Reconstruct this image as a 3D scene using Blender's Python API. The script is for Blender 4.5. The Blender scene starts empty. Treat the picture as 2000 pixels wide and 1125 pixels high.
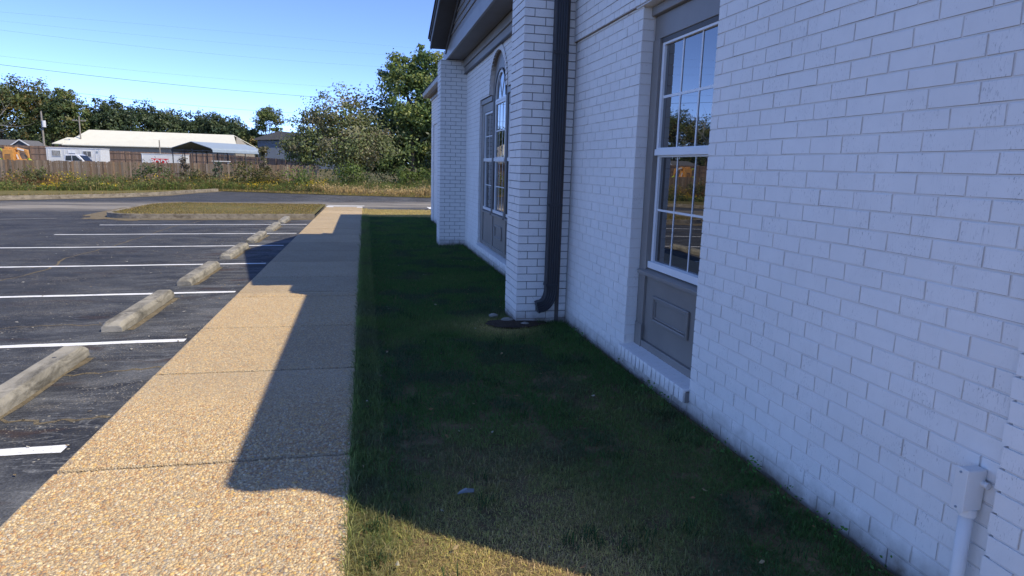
import bpy, bmesh, math, random
import numpy as np
from mathutils import Vector, Matrix

scene = bpy.context.scene
C = scene.collection
R_ = random.Random(7)
NR = np.random.default_rng(11)

# ------------------------------------------------------------------ camera, sky, sun, exposure
F_PX, YAW, PITCH, ROLL, CAM_H = 1288.4, 0.22165885, 0.18128649, -0.02793604, 1.6
cy_, sy_, cp_, sp_, cr_, sr_ = math.cos(YAW), math.sin(YAW), math.cos(PITCH), math.sin(PITCH), math.cos(ROLL), math.sin(ROLL)
fw = Vector((sy_*cp_, cy_*cp_, -sp_)); rt = Vector((cy_, -sy_, 0)); dn = fw.cross(rt)
right, down = cr_*rt + sr_*dn, -sr_*rt + cr_*dn
cam_data = bpy.data.cameras.new('camera'); cam = bpy.data.objects.new('camera', cam_data); C.objects.link(cam)
cam_data.sensor_width = 36.0; cam_data.lens = F_PX/2000*36.0
cam_data.clip_start = 0.05; cam_data.clip_end = 6000
mw = Matrix.Identity(4)
for i in range(3):
    mw[i][0], mw[i][1], mw[i][2] = right[i], -down[i], -fw[i]
mw[2][3] = CAM_H
cam.matrix_world = mw
scene.camera = cam

SUN_S = Vector((-0.6625, 0.49, -1.0)).normalized()
ELEV = math.asin(-SUN_S.z); AZ = math.atan2(-SUN_S.x, -SUN_S.y)
world = bpy.data.worlds.new('World'); scene.world = world; world.use_nodes = True
wn = world.node_tree; bg = wn.nodes['Background']
sky = wn.nodes.new('ShaderNodeTexSky'); sky.sky_type = 'NISHITA'; sky.sun_disc = False
sky.sun_elevation = ELEV; sky.sun_rotation = AZ
sky.air_density = 0.38; sky.dust_density = 0.0; sky.ozone_density = 7.5; sky.altitude = 50
wb = wn.nodes.new('ShaderNodeMix'); wb.data_type = 'RGBA'; wb.blend_type = 'MULTIPLY'; wb.inputs[0].default_value = 1.0
wb.inputs[7].default_value = (1.03, 0.92, 0.98, 1)      # the camera's white balance, the same over the whole sky
wn.links.new(sky.outputs[0], wb.inputs[6]); wn.links.new(wb.outputs[2], bg.inputs[0]); bg.inputs[1].default_value = 0.15
sun_d = bpy.data.lights.new('sun', 'SUN'); sun_d.energy = 2.1; sun_d.angle = math.radians(0.5); sun_d.color = (1.0, 0.90, 0.70)
sun = bpy.data.objects.new('sun', sun_d); C.objects.link(sun)
sun.rotation_euler = SUN_S.to_track_quat('-Z', 'Y').to_euler(); sun.location = (30, -20, 40)
scene.view_settings.view_transform = 'Standard'; scene.view_settings.look = 'None'
scene.view_settings.exposure = 1.4; scene.view_settings.gamma = 1.0
scene.view_settings.use_curve_mapping = False
scene.cycles.max_bounces = 8; scene.cycles.diffuse_bounces = 4; scene.cycles.transparent_max_bounces = 8

# ------------------------------------------------------------------ helpers
def tag(o, label=None, cat=None, group=None, kind=None):
    if label: o['label'] = label
    if cat: o['category'] = cat
    if group: o['group'] = group
    if kind: o['kind'] = kind
    return o

def empty(name, loc, label=None, cat=None, group=None, rz=0.0, kind=None, parent=None):
    o = bpy.data.objects.new(name, None); C.objects.link(o)
    o.empty_display_size = 0.2
    if parent is not None:
        o.parent = parent
    o.location = loc; o.rotation_euler = (0, 0, rz)
    return tag(o, label, cat, group, kind)

def world_off(p):
    v = Vector((0, 0, 0))
    while p is not None:
        v += Vector(p.location); p = p.parent
    return v

def link_mesh(name, me, mat, parent=None, loc=None):
    o = bpy.data.objects.new(name, me); C.objects.link(o)
    if mat is not None and not me.materials: me.materials.append(mat)
    if parent is not None: o.parent = parent
    if loc is not None: o.location = loc
    return o

class MB:
    """collects shapes given in world coordinates (or local ones when local=True) and links them as one mesh object"""
    def __init__(s): s.v = []; s.f = []
    def add(s, vs, fs):
        n = len(s.v); s.v += [tuple(p) for p in vs]; s.f += [tuple(n+i for i in f) for f in fs]; return s
    def hexa(s, p):
        return s.add(p, [(0,3,2,1),(4,5,6,7),(0,1,5,4),(1,2,6,5),(2,3,7,6),(3,0,4,7)])
    def box(s, x0, x1, y0, y1, z0, z1):
        return s.hexa([(x0,y0,z0),(x1,y0,z0),(x1,y1,z0),(x0,y1,z0),(x0,y0,z1),(x1,y0,z1),(x1,y1,z1),(x0,y1,z1)])
    def bar(s, a, b, w, h, up=(0,0,1)):
        a, b = Vector(a), Vector(b); d = (b-a).normalized(); up = Vector(up)
        sd = d.cross(up)
        if sd.length < 1e-5: sd = d.cross(Vector((1,0,0)))
        sd.normalize(); u = sd.cross(d).normalized(); sd *= w/2; u *= h/2
        return s.hexa([a-sd-u, a+sd-u, b+sd-u, b-sd-u, a-sd+u, a+sd+u, b+sd+u, b-sd+u])
    def prism(s, poly, axis, a, b):
        """polygon in the two other axes, extruded along axis ('x' or 'y' or 'z') from a to b"""
        def P(p, t):
            return {'x': (t,p[0],p[1]), 'y': (p[0],t,p[1]), 'z': (p[0],p[1],t)}[axis]
        n = len(poly); vs = [P(p,a) for p in poly] + [P(p,b) for p in poly]
        fs = [tuple(range(n-1,-1,-1)), tuple(range(n,2*n))] + [(i,(i+1)%n,n+(i+1)%n,n+i) for i in range(n)]
        return s.add(vs, fs)
    def tube(s, path, rad, n=8, cap=True):
        path = [Vector(p) for p in path]; rr = rad if isinstance(rad, (list,tuple)) else [rad]*len(path)
        base = len(s.v); ref = None
        for i, p in enumerate(path):
            d = (path[min(i+1,len(path)-1)] - path[max(i-1,0)]).normalized()
            if ref is None:
                ref = d.cross(Vector((0,0,1)))
                if ref.length < 1e-3: ref = d.cross(Vector((1,0,0)))
            ref = (ref - d*ref.dot(d)).normalized(); q = d.cross(ref)
            for k in range(n):
                a = 2*math.pi*k/n; s.v.append(tuple(p + (ref*math.cos(a) + q*math.sin(a))*rr[i]))
        for i in range(len(path)-1):
            for k in range(n):
                s.f.append((base+i*n+k, base+i*n+(k+1)%n, base+(i+1)*n+(k+1)%n, base+(i+1)*n+k))
        if cap:
            s.f.append(tuple(base+k for k in range(n-1,-1,-1))); e = base+(len(path)-1)*n
            s.f.append(tuple(e+k for k in range(n)))
        return s
    def build(s, name, mat, parent=None, bevel=0.0, seg=2, local=False, smooth=False, kind=None):
        off = Vector((0,0,0)) if (local or parent is None) else world_off(parent)
        me = bpy.data.meshes.new(name)
        me.from_pydata([(p[0]-off.x, p[1]-off.y, p[2]-off.z) for p in s.v], [], s.f)
        bm = bmesh.new(); bm.from_mesh(me); bmesh.ops.recalc_face_normals(bm, faces=bm.faces); bm.to_mesh(me); bm.free()
        if smooth:
            me.polygons.foreach_set('use_smooth', [True]*len(me.polygons))
        o = link_mesh(name, me, mat, parent)
        if bevel > 0:
            md = o.modifiers.new('bevel', 'BEVEL'); md.width = bevel; md.segments = seg; md.limit_method = 'ANGLE'; md.angle_limit = math.radians(35)
        if kind: o['kind'] = kind
        return o

def np_mesh(name, verts, faces, mat, parent=None, tint=None, smooth=False, kind=None, offset=None):
    """verts (n,3), faces: (m,k) array of one arity, or a list of such arrays"""
    if not isinstance(faces, (list, tuple)): faces = [faces]
    me = bpy.data.meshes.new(name)
    v = np.asarray(verts, np.float32)
    if offset is not None: v = v - np.asarray(offset, np.float32)
    me.vertices.add(len(v)); me.vertices.foreach_set('co', v.ravel())
    nl = sum(f.size for f in faces); npoly = sum(len(f) for f in faces)
    me.loops.add(nl); me.polygons.add(npoly)
    me.loops.foreach_set('vertex_index', np.concatenate([f.ravel() for f in faces]).astype(np.int32))
    tot = np.concatenate([np.full(len(f), f.shape[1], np.int32) for f in faces])
    st = np.concatenate([[0], np.cumsum(tot)[:-1]]).astype(np.int32)
    me.polygons.foreach_set('loop_start', st)
    try: me.polygons.foreach_set('loop_total', tot)
    except Exception: pass
    me.update(calc_edges=True)
    me.polygons.foreach_set('use_smooth', np.full(npoly, bool(smooth)))
    if tint is not None:
        a = me.color_attributes.new('tint', 'FLOAT_COLOR', 'POINT')
        t = np.ones((len(v), 4), np.float32); t[:, :3] = tint
        a.data.foreach_set('color', t.ravel())
    o = link_mesh(name, me, mat, parent)
    if kind: o['kind'] = kind
    return o

_lat = NR.random((257, 257))
def vnoise(x, y, s=1.0, o=0.0):
    x = np.asarray(x, float)*s + 37.3 + o*17.7; y = np.asarray(y, float)*s + 91.7 + o*5.3
    xi, yi = np.floor(x).astype(int), np.floor(y).astype(int); fx, fy = x-xi, y-yi
    fx, fy = fx*fx*(3-2*fx), fy*fy*(3-2*fy); xi %= 256; yi %= 256
    return (_lat[xi,yi]*(1-fx)+_lat[xi+1,yi]*fx)*(1-fy) + (_lat[xi,yi+1]*(1-fx)+_lat[xi+1,yi+1]*fx)*fy
def fnoise(x, y, s=1.0, o=0.0):
    return (vnoise(x,y,s,o) + .5*vnoise(x,y,s*2.1,o+1) + .25*vnoise(x,y,s*4.3,o+2))/1.75

YB = [-400, -20, 0, 24, 30, 46, 60, 112, 200, 700, 3000]
def gz(x, y):
    """height of the ground"""
    z = np.interp(y, YB, [.0093*20, .0093*20, 0, -.0093*24, -.0093*30, -.428, -.43, .3, .9, 1.5, 1.5])
    fade = np.clip((30-np.asarray(y, float))/6.0, 0, 1)
    return z + .011*np.clip(np.asarray(x, float)+1.6, -7.4, 0)*fade

# ------------------------------------------------------------------ materials
def new_mat(name):
    m = bpy.data.materials.new(name); m.use_nodes = True
    nt = m.node_tree; b = nt.nodes['Principled BSDF']
    return m, nt, b
def N(nt, t, **kw):
    n = nt.nodes.new(t)
    for k, v in kw.items(): setattr(n, k, v)
    return n
def noise(nt, vec, scale, detail=4, rough=.6, dist=0.0):
    n = N(nt, 'ShaderNodeTexNoise'); n.inputs['Scale'].default_value = scale; n.inputs['Detail'].default_value = detail
    n.inputs['Roughness'].default_value = rough; n.inputs['Distortion'].default_value = dist
    if vec is not None: nt.links.new(vec, n.inputs['Vector'])
    return n.outputs['Fac']
def ramp(nt, fac, stops, interp='LINEAR'):
    r = N(nt, 'ShaderNodeValToRGB'); r.color_ramp.interpolation = interp; e = r.color_ramp.elements
    while len(e) < len(stops): e.new(.5)
    for i, (p, c) in enumerate(stops):
        e[i].position = p; e[i].color = (*c, 1) if isinstance(c, (tuple, list)) else (c, c, c, 1)
    nt.links.new(fac, r.inputs[0]); return r.outputs[0]
def mixc(nt, fac, a, b, mode='MIX'):
    m = N(nt, 'ShaderNodeMix', data_type='RGBA', blend_type=mode)
    for i, v in ((0, fac), (6, a), (7, b)):
        if isinstance(v, (int, float)): m.inputs[i].default_value = v
        elif isinstance(v, (tuple, list)): m.inputs[i].default_value = (*v, 1)
        else: nt.links.new(v, m.inputs[i])
    return m.outputs[2]
def math_(nt, op, a, b=0.0, clamp=False):
    m = N(nt, 'ShaderNodeMath', operation=op, use_clamp=clamp)
    for i, v in ((0, a), (1, b)):
        if isinstance(v, (int, float)): m.inputs[i].default_value = v
        else: nt.links.new(v, m.inputs[i])
    return m.outputs[0]
def pos(nt, scale=(1,1,1)):
    g = N(nt, 'ShaderNodeNewGeometry'); m = N(nt, 'ShaderNodeMapping'); m.inputs['Scale'].default_value = scale
    nt.links.new(g.outputs['Position'], m.inputs[0]); return m.outputs[0]
def bump(nt, b, h, strength=.3, dist=.01):
    bp = N(nt, 'ShaderNodeBump'); bp.inputs['Strength'].default_value = strength; bp.inputs['Distance'].default_value = dist
    nt.links.new(h, bp.inputs['Height']); nt.links.new(bp.outputs[0], b.inputs['Normal'])
def setc(nt, b, c, rough=.8, spec=None):
    if isinstance(c, (tuple, list)): b.inputs['Base Color'].default_value = (*c, 1)
    else: nt.links.new(c, b.inputs['Base Color'])
    if isinstance(rough, (int, float)): b.inputs['Roughness'].default_value = rough
    else: nt.links.new(rough, b.inputs['Roughness'])
    if spec is not None: b.inputs['Specular IOR Level'].default_value = spec

def simple(name, c, rough=.7, var=.12, scale=3.0, metal=0.0, bmp=0.0, bscale=60.0):
    m, nt, b = new_mat(name)
    n = noise(nt, pos(nt), scale, 5)
    col = mixc(nt, ramp(nt, n, [(.3, 0.0), (.7, 1.0)]), tuple(x*(1-var) for x in c), tuple(min(1, x*(1+var)) for x in c))
    setc(nt, b, col, rough); b.inputs['Metallic'].default_value = metal
    if bmp > 0: bump(nt, b, noise(nt, pos(nt), bscale, 4), bmp, .004)
    return m

def tinted(name, rough=.8, trans=0.0, spec=.3):
    m, nt, b = new_mat(name)
    a = N(nt, 'ShaderNodeAttribute'); a.attribute_name = 'tint'
    setc(nt, b, a.outputs['Color'], rough, spec)
    if trans > 0:
        t = N(nt, 'ShaderNodeBsdfTranslucent'); nt.links.new(a.outputs['Color'], t.inputs[0])
        mx = N(nt, 'ShaderNodeMixShader'); mx.inputs[0].default_value = trans
        nt.links.new(b.outputs[0], mx.inputs[1]); nt.links.new(t.outputs[0], mx.inputs[2])
        nt.links.new(mx.outputs[0], nt.nodes['Material Output'].inputs[0])
    return m

def brick_paint(name, base=(.90,.865,.815), pits=1.0, dark=(.27,.25,.235), side=.34):
    m, nt, b = new_mat(name)
    p = pos(nt)
    big = noise(nt, p, 1.7, 4)
    mid = noise(nt, p, 14, 4)
    col = mixc(nt, ramp(nt, big, [(.35, 0.0), (.7, 1.0)]), tuple(x*.93 for x in base), base)
    col = mixc(nt, ramp(nt, mid, [(.4, .0), (.75, .35)]), col, tuple(x*.86 for x in base))
    pv = noise(nt, pos(nt, (210, 210, 58)), 1.0, 2, .6, .6)          # short upright wire-cut tears
    pv2 = noise(nt, pos(nt, (9, 9, 6)), 1.0, 3)
    pit = ramp(nt, pv, [(.61, 0.0), (.67, 1.0)])
    pit = math_(nt, 'MULTIPLY', pit, ramp(nt, pv2, [(.45, .0), (.66, 1.0)]))
    cr = noise(nt, pos(nt, (30, 30, 4.0)), 1.0, 2, .5, .4)            # long fine cracks
    crk = ramp(nt, cr, [(.494, 0.0), (.5, 1.0), (.506, 0.0)])
    crk = math_(nt, 'MULTIPLY', crk, ramp(nt, noise(nt, p, 4.3, 2), [(.56, 0.0), (.66, .7)]))
    hole = math_(nt, 'MAXIMUM', pit, crk)
    col = mixc(nt, math_(nt, 'MULTIPLY', hole, .62*pits), col, dark)
    # undersides of the bricks browner, ends greyer than the faces
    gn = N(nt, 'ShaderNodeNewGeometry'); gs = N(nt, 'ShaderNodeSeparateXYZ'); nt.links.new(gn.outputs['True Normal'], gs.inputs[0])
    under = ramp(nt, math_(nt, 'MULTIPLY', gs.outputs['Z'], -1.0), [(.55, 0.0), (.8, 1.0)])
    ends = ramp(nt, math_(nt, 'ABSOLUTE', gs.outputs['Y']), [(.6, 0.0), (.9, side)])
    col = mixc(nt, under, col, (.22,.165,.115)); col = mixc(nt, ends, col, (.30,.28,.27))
    # earth splashed on the lowest courses
    sp = N(nt, 'ShaderNodeSeparateXYZ'); nt.links.new(p, sp.inputs[0])
    hgt = math_(nt, 'ADD', sp.outputs['Z'], math_(nt, 'MULTIPLY', sp.outputs['Y'], .0093))
    d = ramp(nt, math_(nt, 'ADD', math_(nt, 'MULTIPLY', hgt, 2.5), math_(nt, 'MULTIPLY', noise(nt, p, 9, 5), .5)), [(.14, 1.0), (.36, .45), (.62, 0.0)])
    col = mixc(nt, d, col, (.17,.135,.10))
    setc(nt, b, col, .62, .35)
    h = math_(nt, 'SUBTRACT', math_(nt, 'MULTIPLY', noise(nt, p, 55, 5, .65), .6), math_(nt, 'MULTIPLY', hole, .9))
    bump(nt, b, h, .28, .005)
    return m

M = {}
M['brick'] = brick_paint('painted_brick')
M['mortar'] = brick_paint('painted_mortar', (.82,.77,.71), .4, side=0.0)
M['jamb_brick'] = brick_paint('painted_brick_reveal', (.84,.81,.765), 1.0, side=0.0)
M['pier_brick'] = brick_paint('painted_brick_worn', (.84,.81,.765), 1.15, side=0.0)
M['pier_mortar'] = brick_paint('bare_mortar', (.24,.225,.205), .5)
M['trim'] = simple('grey_trim_paint', (.245,.222,.198), .42, .10, 2.5, bmp=.15, bscale=40)
M['trim_dark'] = simple('dark_trim_paint', (.085,.08,.077), .55, .12, 2.5)
M['vinyl'] = simple('white_vinyl', (.80,.80,.79), .35, .03)
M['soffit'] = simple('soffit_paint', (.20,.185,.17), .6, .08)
M['shingle'] = simple('roof_shingle', (.05,.048,.045), .9, .35, 9, bmp=.6, bscale=30)
M['downspout'] = simple('downspout_paint', (.022,.022,.026), .42, .15, 3)
M['painted_shade'] = simple('painted_gap_shade', (.11,.09,.08), .9, .3, 8, bmp=.3)  # dark colour standing in for the shade beside the downspout
M['plastic'] = simple('grey_white_conduit', (.80,.78,.74), .45, .05, 6)
M['rubber'] = simple('tyre_rubber', (.02,.02,.02), .8)
M['dark_glass'] = simple('vehicle_glass', (.015,.017,.02), .08)
M['chrome'] = simple('bright_metal', (.55,.55,.55), .3, .05, metal=1)

def glass():
    m, nt, b = new_mat('window_glass')
    setc(nt, b, (.008,.009,.010), 0.012)
    b.inputs['IOR'].default_value = 2.8; b.inputs['Specular IOR Level'].default_value = .5
    w = noise(nt, pos(nt, (1.2,1.2,1.2)), 1.0, 1); bump(nt, b, w, .02, .01)
    return m
M['glass'] = glass()

def asphalt():
    m, nt, b = new_mat('asphalt')
    p = pos(nt)
    agg = N(nt, 'ShaderNodeTexVoronoi'); agg.inputs['Scale'].default_value = 95; nt.links.new(p, agg.inputs['Vector'])
    sp = N(nt, 'ShaderNodeSeparateXYZ'); nt.links.new(p, sp.inputs[0])
    stone = ramp(nt, agg.outputs['Color'], [(.15, .55), (.85, 1.5)])
    col = mixc(nt, ramp(nt, noise(nt, p, .7, 6, .65, 1.0), [(.36, 0.0), (.64, 1.0)]), (.022,.024,.030), (.052,.055,.061))
    # worn sealer: grey smears drawn out across the bays, paler beside the wheel stops
    st = noise(nt, pos(nt, (.8, 1.7, 1)), 1.0, 7, .62, 1.2)
    near = ramp(nt, math_(nt, 'MULTIPLY', sp.outputs['X'], -.1), [(.16, 1.0), (.26, .9), (.36, .35), (.8, .25)])
    smear = math_(nt, 'MULTIPLY', ramp(nt, st, [(.44, 0.0), (.66, 1.0)]), near)
    col = mixc(nt, smear, col, (.122,.125,.130))
    # thin pale wavy tide lines
    tl = noise(nt, pos(nt, (.9, 2.2, 1)), 1.0, 3, .5, 2.2)
    tide = math_(nt, 'MULTIPLY', ramp(nt, tl, [(.488, 0.0), (.5, 1.0), (.512, 0.0)]), math_(nt, 'MULTIPLY', near, .55))
    col = mixc(nt, tide, col, (.20,.205,.21))
    # reddish brown stains
    rd = math_(nt, 'MULTIPLY', ramp(nt, noise(nt, pos(nt, (1.2, 2.6, 1)), 1.0, 3, .5, .5), [(.60, 0.0), (.68, .8)]), near)
    col = mixc(nt, rd, col, (.045,.028,.022))
    col = mixc(nt, .6, col, mixc(nt, 1.0, col, stone, 'MULTIPLY'))
    # bare stone and sand showing through in speckled drifts
    spk = N(nt, 'ShaderNodeTexVoronoi'); spk.inputs['Scale'].default_value = 42; nt.links.new(p, spk.inputs['Vector'])
    dr = ramp(nt, noise(nt, pos(nt, (.8, 1.9, 1)), 1.0, 5, .62, .8), [(.47, 0.0), (.60, 1.0)])
    spot = math_(nt, 'MULTIPLY', ramp(nt, spk.outputs['Distance'], [(.16, 1.0), (.26, 0.0)]), dr)
    col = mixc(nt, math_(nt, 'MULTIPLY', spot, .85), col, (.34,.30,.235))
    sand = math_(nt, 'MULTIPLY', dr, ramp(nt, noise(nt, p, 7, 5, .7), [(.48, 0.0), (.72, .38)]))
    col = mixc(nt, sand, col, (.20,.175,.135))
    few = N(nt, 'ShaderNodeTexVoronoi'); few.inputs['Scale'].default_value = 9; nt.links.new(p, few.inputs['Vector'])
    col = mixc(nt, ramp(nt, few.outputs['Distance'], [(.05, .9), (.09, 0.0)]), col, (.42,.38,.30))
    # sand washed over the far lane
    ln = math_(nt, 'ADD', math_(nt, 'ADD', sp.outputs['Y'], math_(nt, 'MULTIPLY', sp.outputs['X'], -.30)), math_(nt, 'MULTIPLY', noise(nt, pos(nt, (.15,.5,1)), 1, 4), 3.0))
    k = math_(nt, 'MULTIPLY', ln, .02)
    lane = ramp(nt, k, [(.600, 0.0), (.640, .95), (.69, .85), (.735, 0.0)])
    lane = math_(nt, 'MULTIPLY', lane, ramp(nt, noise(nt, pos(nt, (.25, 1.6, 1)), 1.0, 6, .7), [(.36, .15), (.6, 1.0)]))
    col = mixc(nt, lane, col, (.30,.27,.225))
    setc(nt, b, col, .82, .3)
    bump(nt, b, math_(nt, 'ADD', agg.outputs['Distance'], math_(nt, 'MULTIPLY', noise(nt, p, 6, 4), 1.2)), .6, .008)
    return m
M['asphalt'] = asphalt()

def stripe_paint():
    m, nt, b = new_mat('road_paint')
    p = pos(nt)
    w = noise(nt, p, 26, 5, .7)
    setc(nt, b, mixc(nt, ramp(nt, w, [(.57, 0.0), (.69, .85)]), (.80,.80,.79), (.20,.20,.20)), .6)
    bump(nt, b, noise(nt, p, 90, 3), .4, .004)
    return m
M['paint'] = stripe_paint()
M['old_paint'] = simple('faded_road_paint', (.30,.29,.27), .8, .4, 14)

def concrete(name, a, c, patina=(.12,.115,.10), amount=.8):
    m, nt, b = new_mat(name)
    p = pos(nt)
    col = mixc(nt, ramp(nt, noise(nt, p, 3.5, 6, .65), [(.32, 0.0), (.68, 1.0)]), a, c)
    col = mixc(nt, ramp(nt, noise(nt, pos(nt, (5, 2.2, 9)), 1.0, 6, .7, .6), [(.47, 0.0), (.66, amount)]), col, patina)
    v = N(nt, 'ShaderNodeTexVoronoi'); v.inputs['Scale'].default_value = 120; nt.links.new(p, v.inputs['Vector'])
    col = mixc(nt, ramp(nt, v.outputs['Distance'], [(.08, .5), (.2, 0.0)]), col, (.10,.095,.085))
    setc(nt, b, col, .9, .25)
    bump(nt, b, math_(nt, 'ADD', noise(nt, p, 70, 5, .7), math_(nt, 'MULTIPLY', noise(nt, p, 9, 4), 1.5)), .55, .006)
    return m
M['stop'] = concrete('weathered_concrete', (.21,.198,.17), (.36,.335,.285), (.085,.08,.068), .9)
M['curb'] = concrete('curb_concrete', (.21,.18,.135), (.33,.285,.215), (.09,.072,.052), .8)

def aggregate():
    m, nt, b = new_mat('exposed_aggregate')
    p = pos(nt)
    v = N(nt, 'ShaderNodeTexVoronoi'); v.inputs['Scale'].default_value = 85; v.inputs['Randomness'].default_value = 1; nt.links.new(p, v.inputs['Vector'])
    s = N(nt, 'ShaderNodeSeparateColor'); nt.links.new(v.outputs['Color'], s.inputs[0])
    pc = ramp(nt, s.outputs[0], [(0, (.20,.115,.06)), (.18, (.42,.25,.115)), (.34, (.62,.44,.22)), (.55, (.66,.53,.33)), (.72, (.34,.29,.23)), (.85, (.72,.62,.44)), (1, (.13,.115,.10))])
    col = mixc(nt, ramp(nt, v.outputs['Distance'], [(.30, 0.0), (.55, .85)]), pc, (.47,.365,.225))
    col = mixc(nt, ramp(nt, noise(nt, p, 1.1, 5), [(.38, 0.0), (.7, .5)]), col, (.38,.28,.17))
    v2 = N(nt, 'ShaderNodeTexVoronoi'); v2.inputs['Scale'].default_value = 190; nt.links.new(p, v2.inputs['Vector'])
    col = mixc(nt, .35, col, mixc(nt, 1.0, col, ramp(nt, v2.outputs['Color'], [(0, .55), (1, 1.45)]), 'MULTIPLY'))
    oi = N(nt, 'ShaderNodeObjectInfo'); col = mixc(nt, 1.0, col, ramp(nt, oi.outputs['Random'], [(0, .86), (1, 1.07)]), 'MULTIPLY')
    setc(nt, b, col, .8, .35)
    h = math_(nt, 'SUBTRACT', 1.0, v.outputs['Distance'])
    bump(nt, b, math_(nt, 'ADD', h, math_(nt, 'MULTIPLY', noise(nt, p, 140, 3), .4)), .9, .008)
    return m
M['aggregate'] = aggregate()

def earth(name, a, c, s=1.2, d=None):
    m, nt, b = new_mat(name)
    p = pos(nt)
    col = mixc(nt, ramp(nt, noise(nt, p, s, 6, .65), [(.35, 0.0), (.66, 1.0)]), a, c)
    if d: col = mixc(nt, ramp(nt, noise(nt, p, s*7, 5, .7), [(.5, 0.0), (.7, .8)]), col, d)
    setc(nt, b, col, .95, .1)
    bump(nt, b, noise(nt, p, 45, 6, .7), .8, .02)
    return m
M['soil'] = earth('lawn_soil', (.13,.095,.050), (.28,.195,.105), 2.5, (.085,.080,.036))
M['turf'] = earth('dry_turf', (.17,.135,.055), (.10,.105,.035), 1.4, (.24,.18,.085))
M['field'] = earth('field_ground', (.09,.085,.04), (.14,.115,.06), .15, (.06,.07,.025))
M['mulch'] = earth('bare_mulch', (.045,.030,.020), (.075,.055,.038), 8, (.11,.085,.065))
M['crack'] = earth('crack_fill', (.15,.122,.08), (.23,.19,.13), 9, (.045,.042,.034))
M['blade'] = tinted('grass_blade', .6, .35)
M['leaf'] = tinted('leaf', .5, .36, .45)
M['pebble'] = tinted('pebble', .55, 0.0, .4)
M['picket'] = tinted('fence_board', .9)
M['bark'] = simple('bark', (.13,.105,.08), .95, .35, 8, bmp=.6, bscale=20)
M['pale_bark'] = simple('pale_bark', (.42,.39,.34), .9, .2, 6, bmp=.3, bscale=20)

def ribbed(name, c, axis_scale, rough=.45, depth=.35):
    m, nt, b = new_mat(name)
    w = N(nt, 'ShaderNodeTexWave'); w.wave_type = 'BANDS'; w.bands_direction = 'X'; w.inputs['Scale'].default_value = 1.0
    nt.links.new(pos(nt, axis_scale), w.inputs['Vector'])
    n = noise(nt, pos(nt), .8, 5)
    setc(nt, b, mixc(nt, ramp(nt, n, [(.3, 0.0), (.7, 1.0)]), tuple(x*.93 for x in c), c), rough)
    bump(nt, b, w.outputs['Fac'], depth, .03)
    return m
M['white_roof'] = ribbed('cream_metal_roof', (.68,.66,.55), (1.6,1.6,0))
M['blue_metal'] = ribbed('blue_grey_cladding', (.115,.135,.165), (2.4,2.4,0), .5, .8)
M['zinc'] = simple('galvanised_sheet', (.29,.345,.395), .4, .06, 2)
M['carport_under'] = simple('carport_inner_sheet', (.16,.17,.16), .6)
M['post_metal'] = simple('dark_steel', (.06,.06,.06), .6)
M['white'] = simple('white_paint', (.66,.66,.64), .45, .05)
M['car_white'] = simple('white_car_paint', (.66,.66,.66), .2, .02)
M['red'] = simple('red_paint', (.48,.02,.025), .5)
M['orange'] = simple('orange_machine_paint', (.55,.26,.06), .5, .18, 4)
M['lime'] = simple('lime_paint', (.55,.65,.05), .5)
M['grey_wall'] = simple('tan_grey_cladding', (.30,.27,.22), .7)
M['grey_roof'] = simple('grey_shingle_roof', (.11,.11,.115), .9, .2, 6)
M['pole_wood'] = simple('pole_wood', (.26,.23,.19), .9, .2, 4)
M['wire'] = simple('cable', (.035,.04,.05), .7)
M['scrap'] = simple('dull_plastic', (.13,.15,.16), .4)
M['signgrey'] = simple('sign_grey_blue', (.20,.23,.30), .6)

# ------------------------------------------------------------------ the ground, lot, walk, lawn
def sheet(name, xs, ys, dz, mat, parent=None, kind='structure'):
    xs, ys = sorted(set(xs)), sorted(set(ys))
    X, Y = np.meshgrid(xs, ys); Z = gz(X, Y) + dz
    v = np.stack([X, Y, Z], -1).reshape(-1, 3); nx = len(xs)
    f = np.array([[j*nx+i, j*nx+i+1, (j+1)*nx+i+1, (j+1)*nx+i] for j in range(len(ys)-1) for i in range(nx-1)])
    o = np_mesh(name, v, f, mat, parent)
    if kind: o['kind'] = kind
    return o
XB = [-3000, -600, -200, -60, -30, -9, -1.6, -.095, 2.2, 10, 40, 200, 600, 3000]
YF = [-400, -20, -8, 0, 6, 12, 18, 24, 26, 28, 30, 38, 46, 53, 60, 86, 112, 150, 200, 400, 700, 3000]
sheet('ground', XB, YF, -.14, M['field'])
lot = sheet('parking_lot', [-60, -30, -9, -7, -5, -3, -1.6], [-20, -8, 0, 6, 12, 18, 24, 26, 28, 29.62], -.03, M['asphalt'])
sheet('road', [-60, -30, -20, -9, -1.6, 2.2, 10, 25, 60], [29.62, 30, 34, 38, 42, 46, 50], -.03, M['asphalt'])
sheet('road_edge', [-.095, 2.2, 10, 25, 60], [28.21, 29.0, 29.62], -.03, M['asphalt'])

# far verge: grass strip over the road edge, from the curb to the fence
VE = [(-60, 4.0), (-40, 12.5), (-27, 20.6), (-20, 26.2), (-16.5, 29.4), (-14.6, 31.5), (-13.2, 33.2), (-11.6, 35.4), (-10.5, 38.4), (-10.0, 42.6), (-9.2, 46.0), (-8.0, 45.4), (-6, 44.6), (-2.9, 43.2), (0.5, 42.0), (4.0, 40.9), (12, 39.0), (25, 36.5), (60, 33)]
def edge_y(x): return np.interp(x, [p[0] for p in VE], [p[1] for p in VE])
vx = sorted(set([p[0] for p in VE] + list(range(-58, 60, 3))))
vv, vf = [], []
for i, x in enumerate(vx):
    e = float(edge_y(x)) + .25*math.sin(x*1.7) * (1 if x > -8 else 0)
    for q, y in enumerate((e, e+1.2, 24, 30, 38, 46, 50, 60, 70)):
        y = max(y, e+1.2+.01*q) if q > 1 else y; vv.append((x, y, float(gz(x, y)) + (.0 if y == e else .03)))
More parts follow.
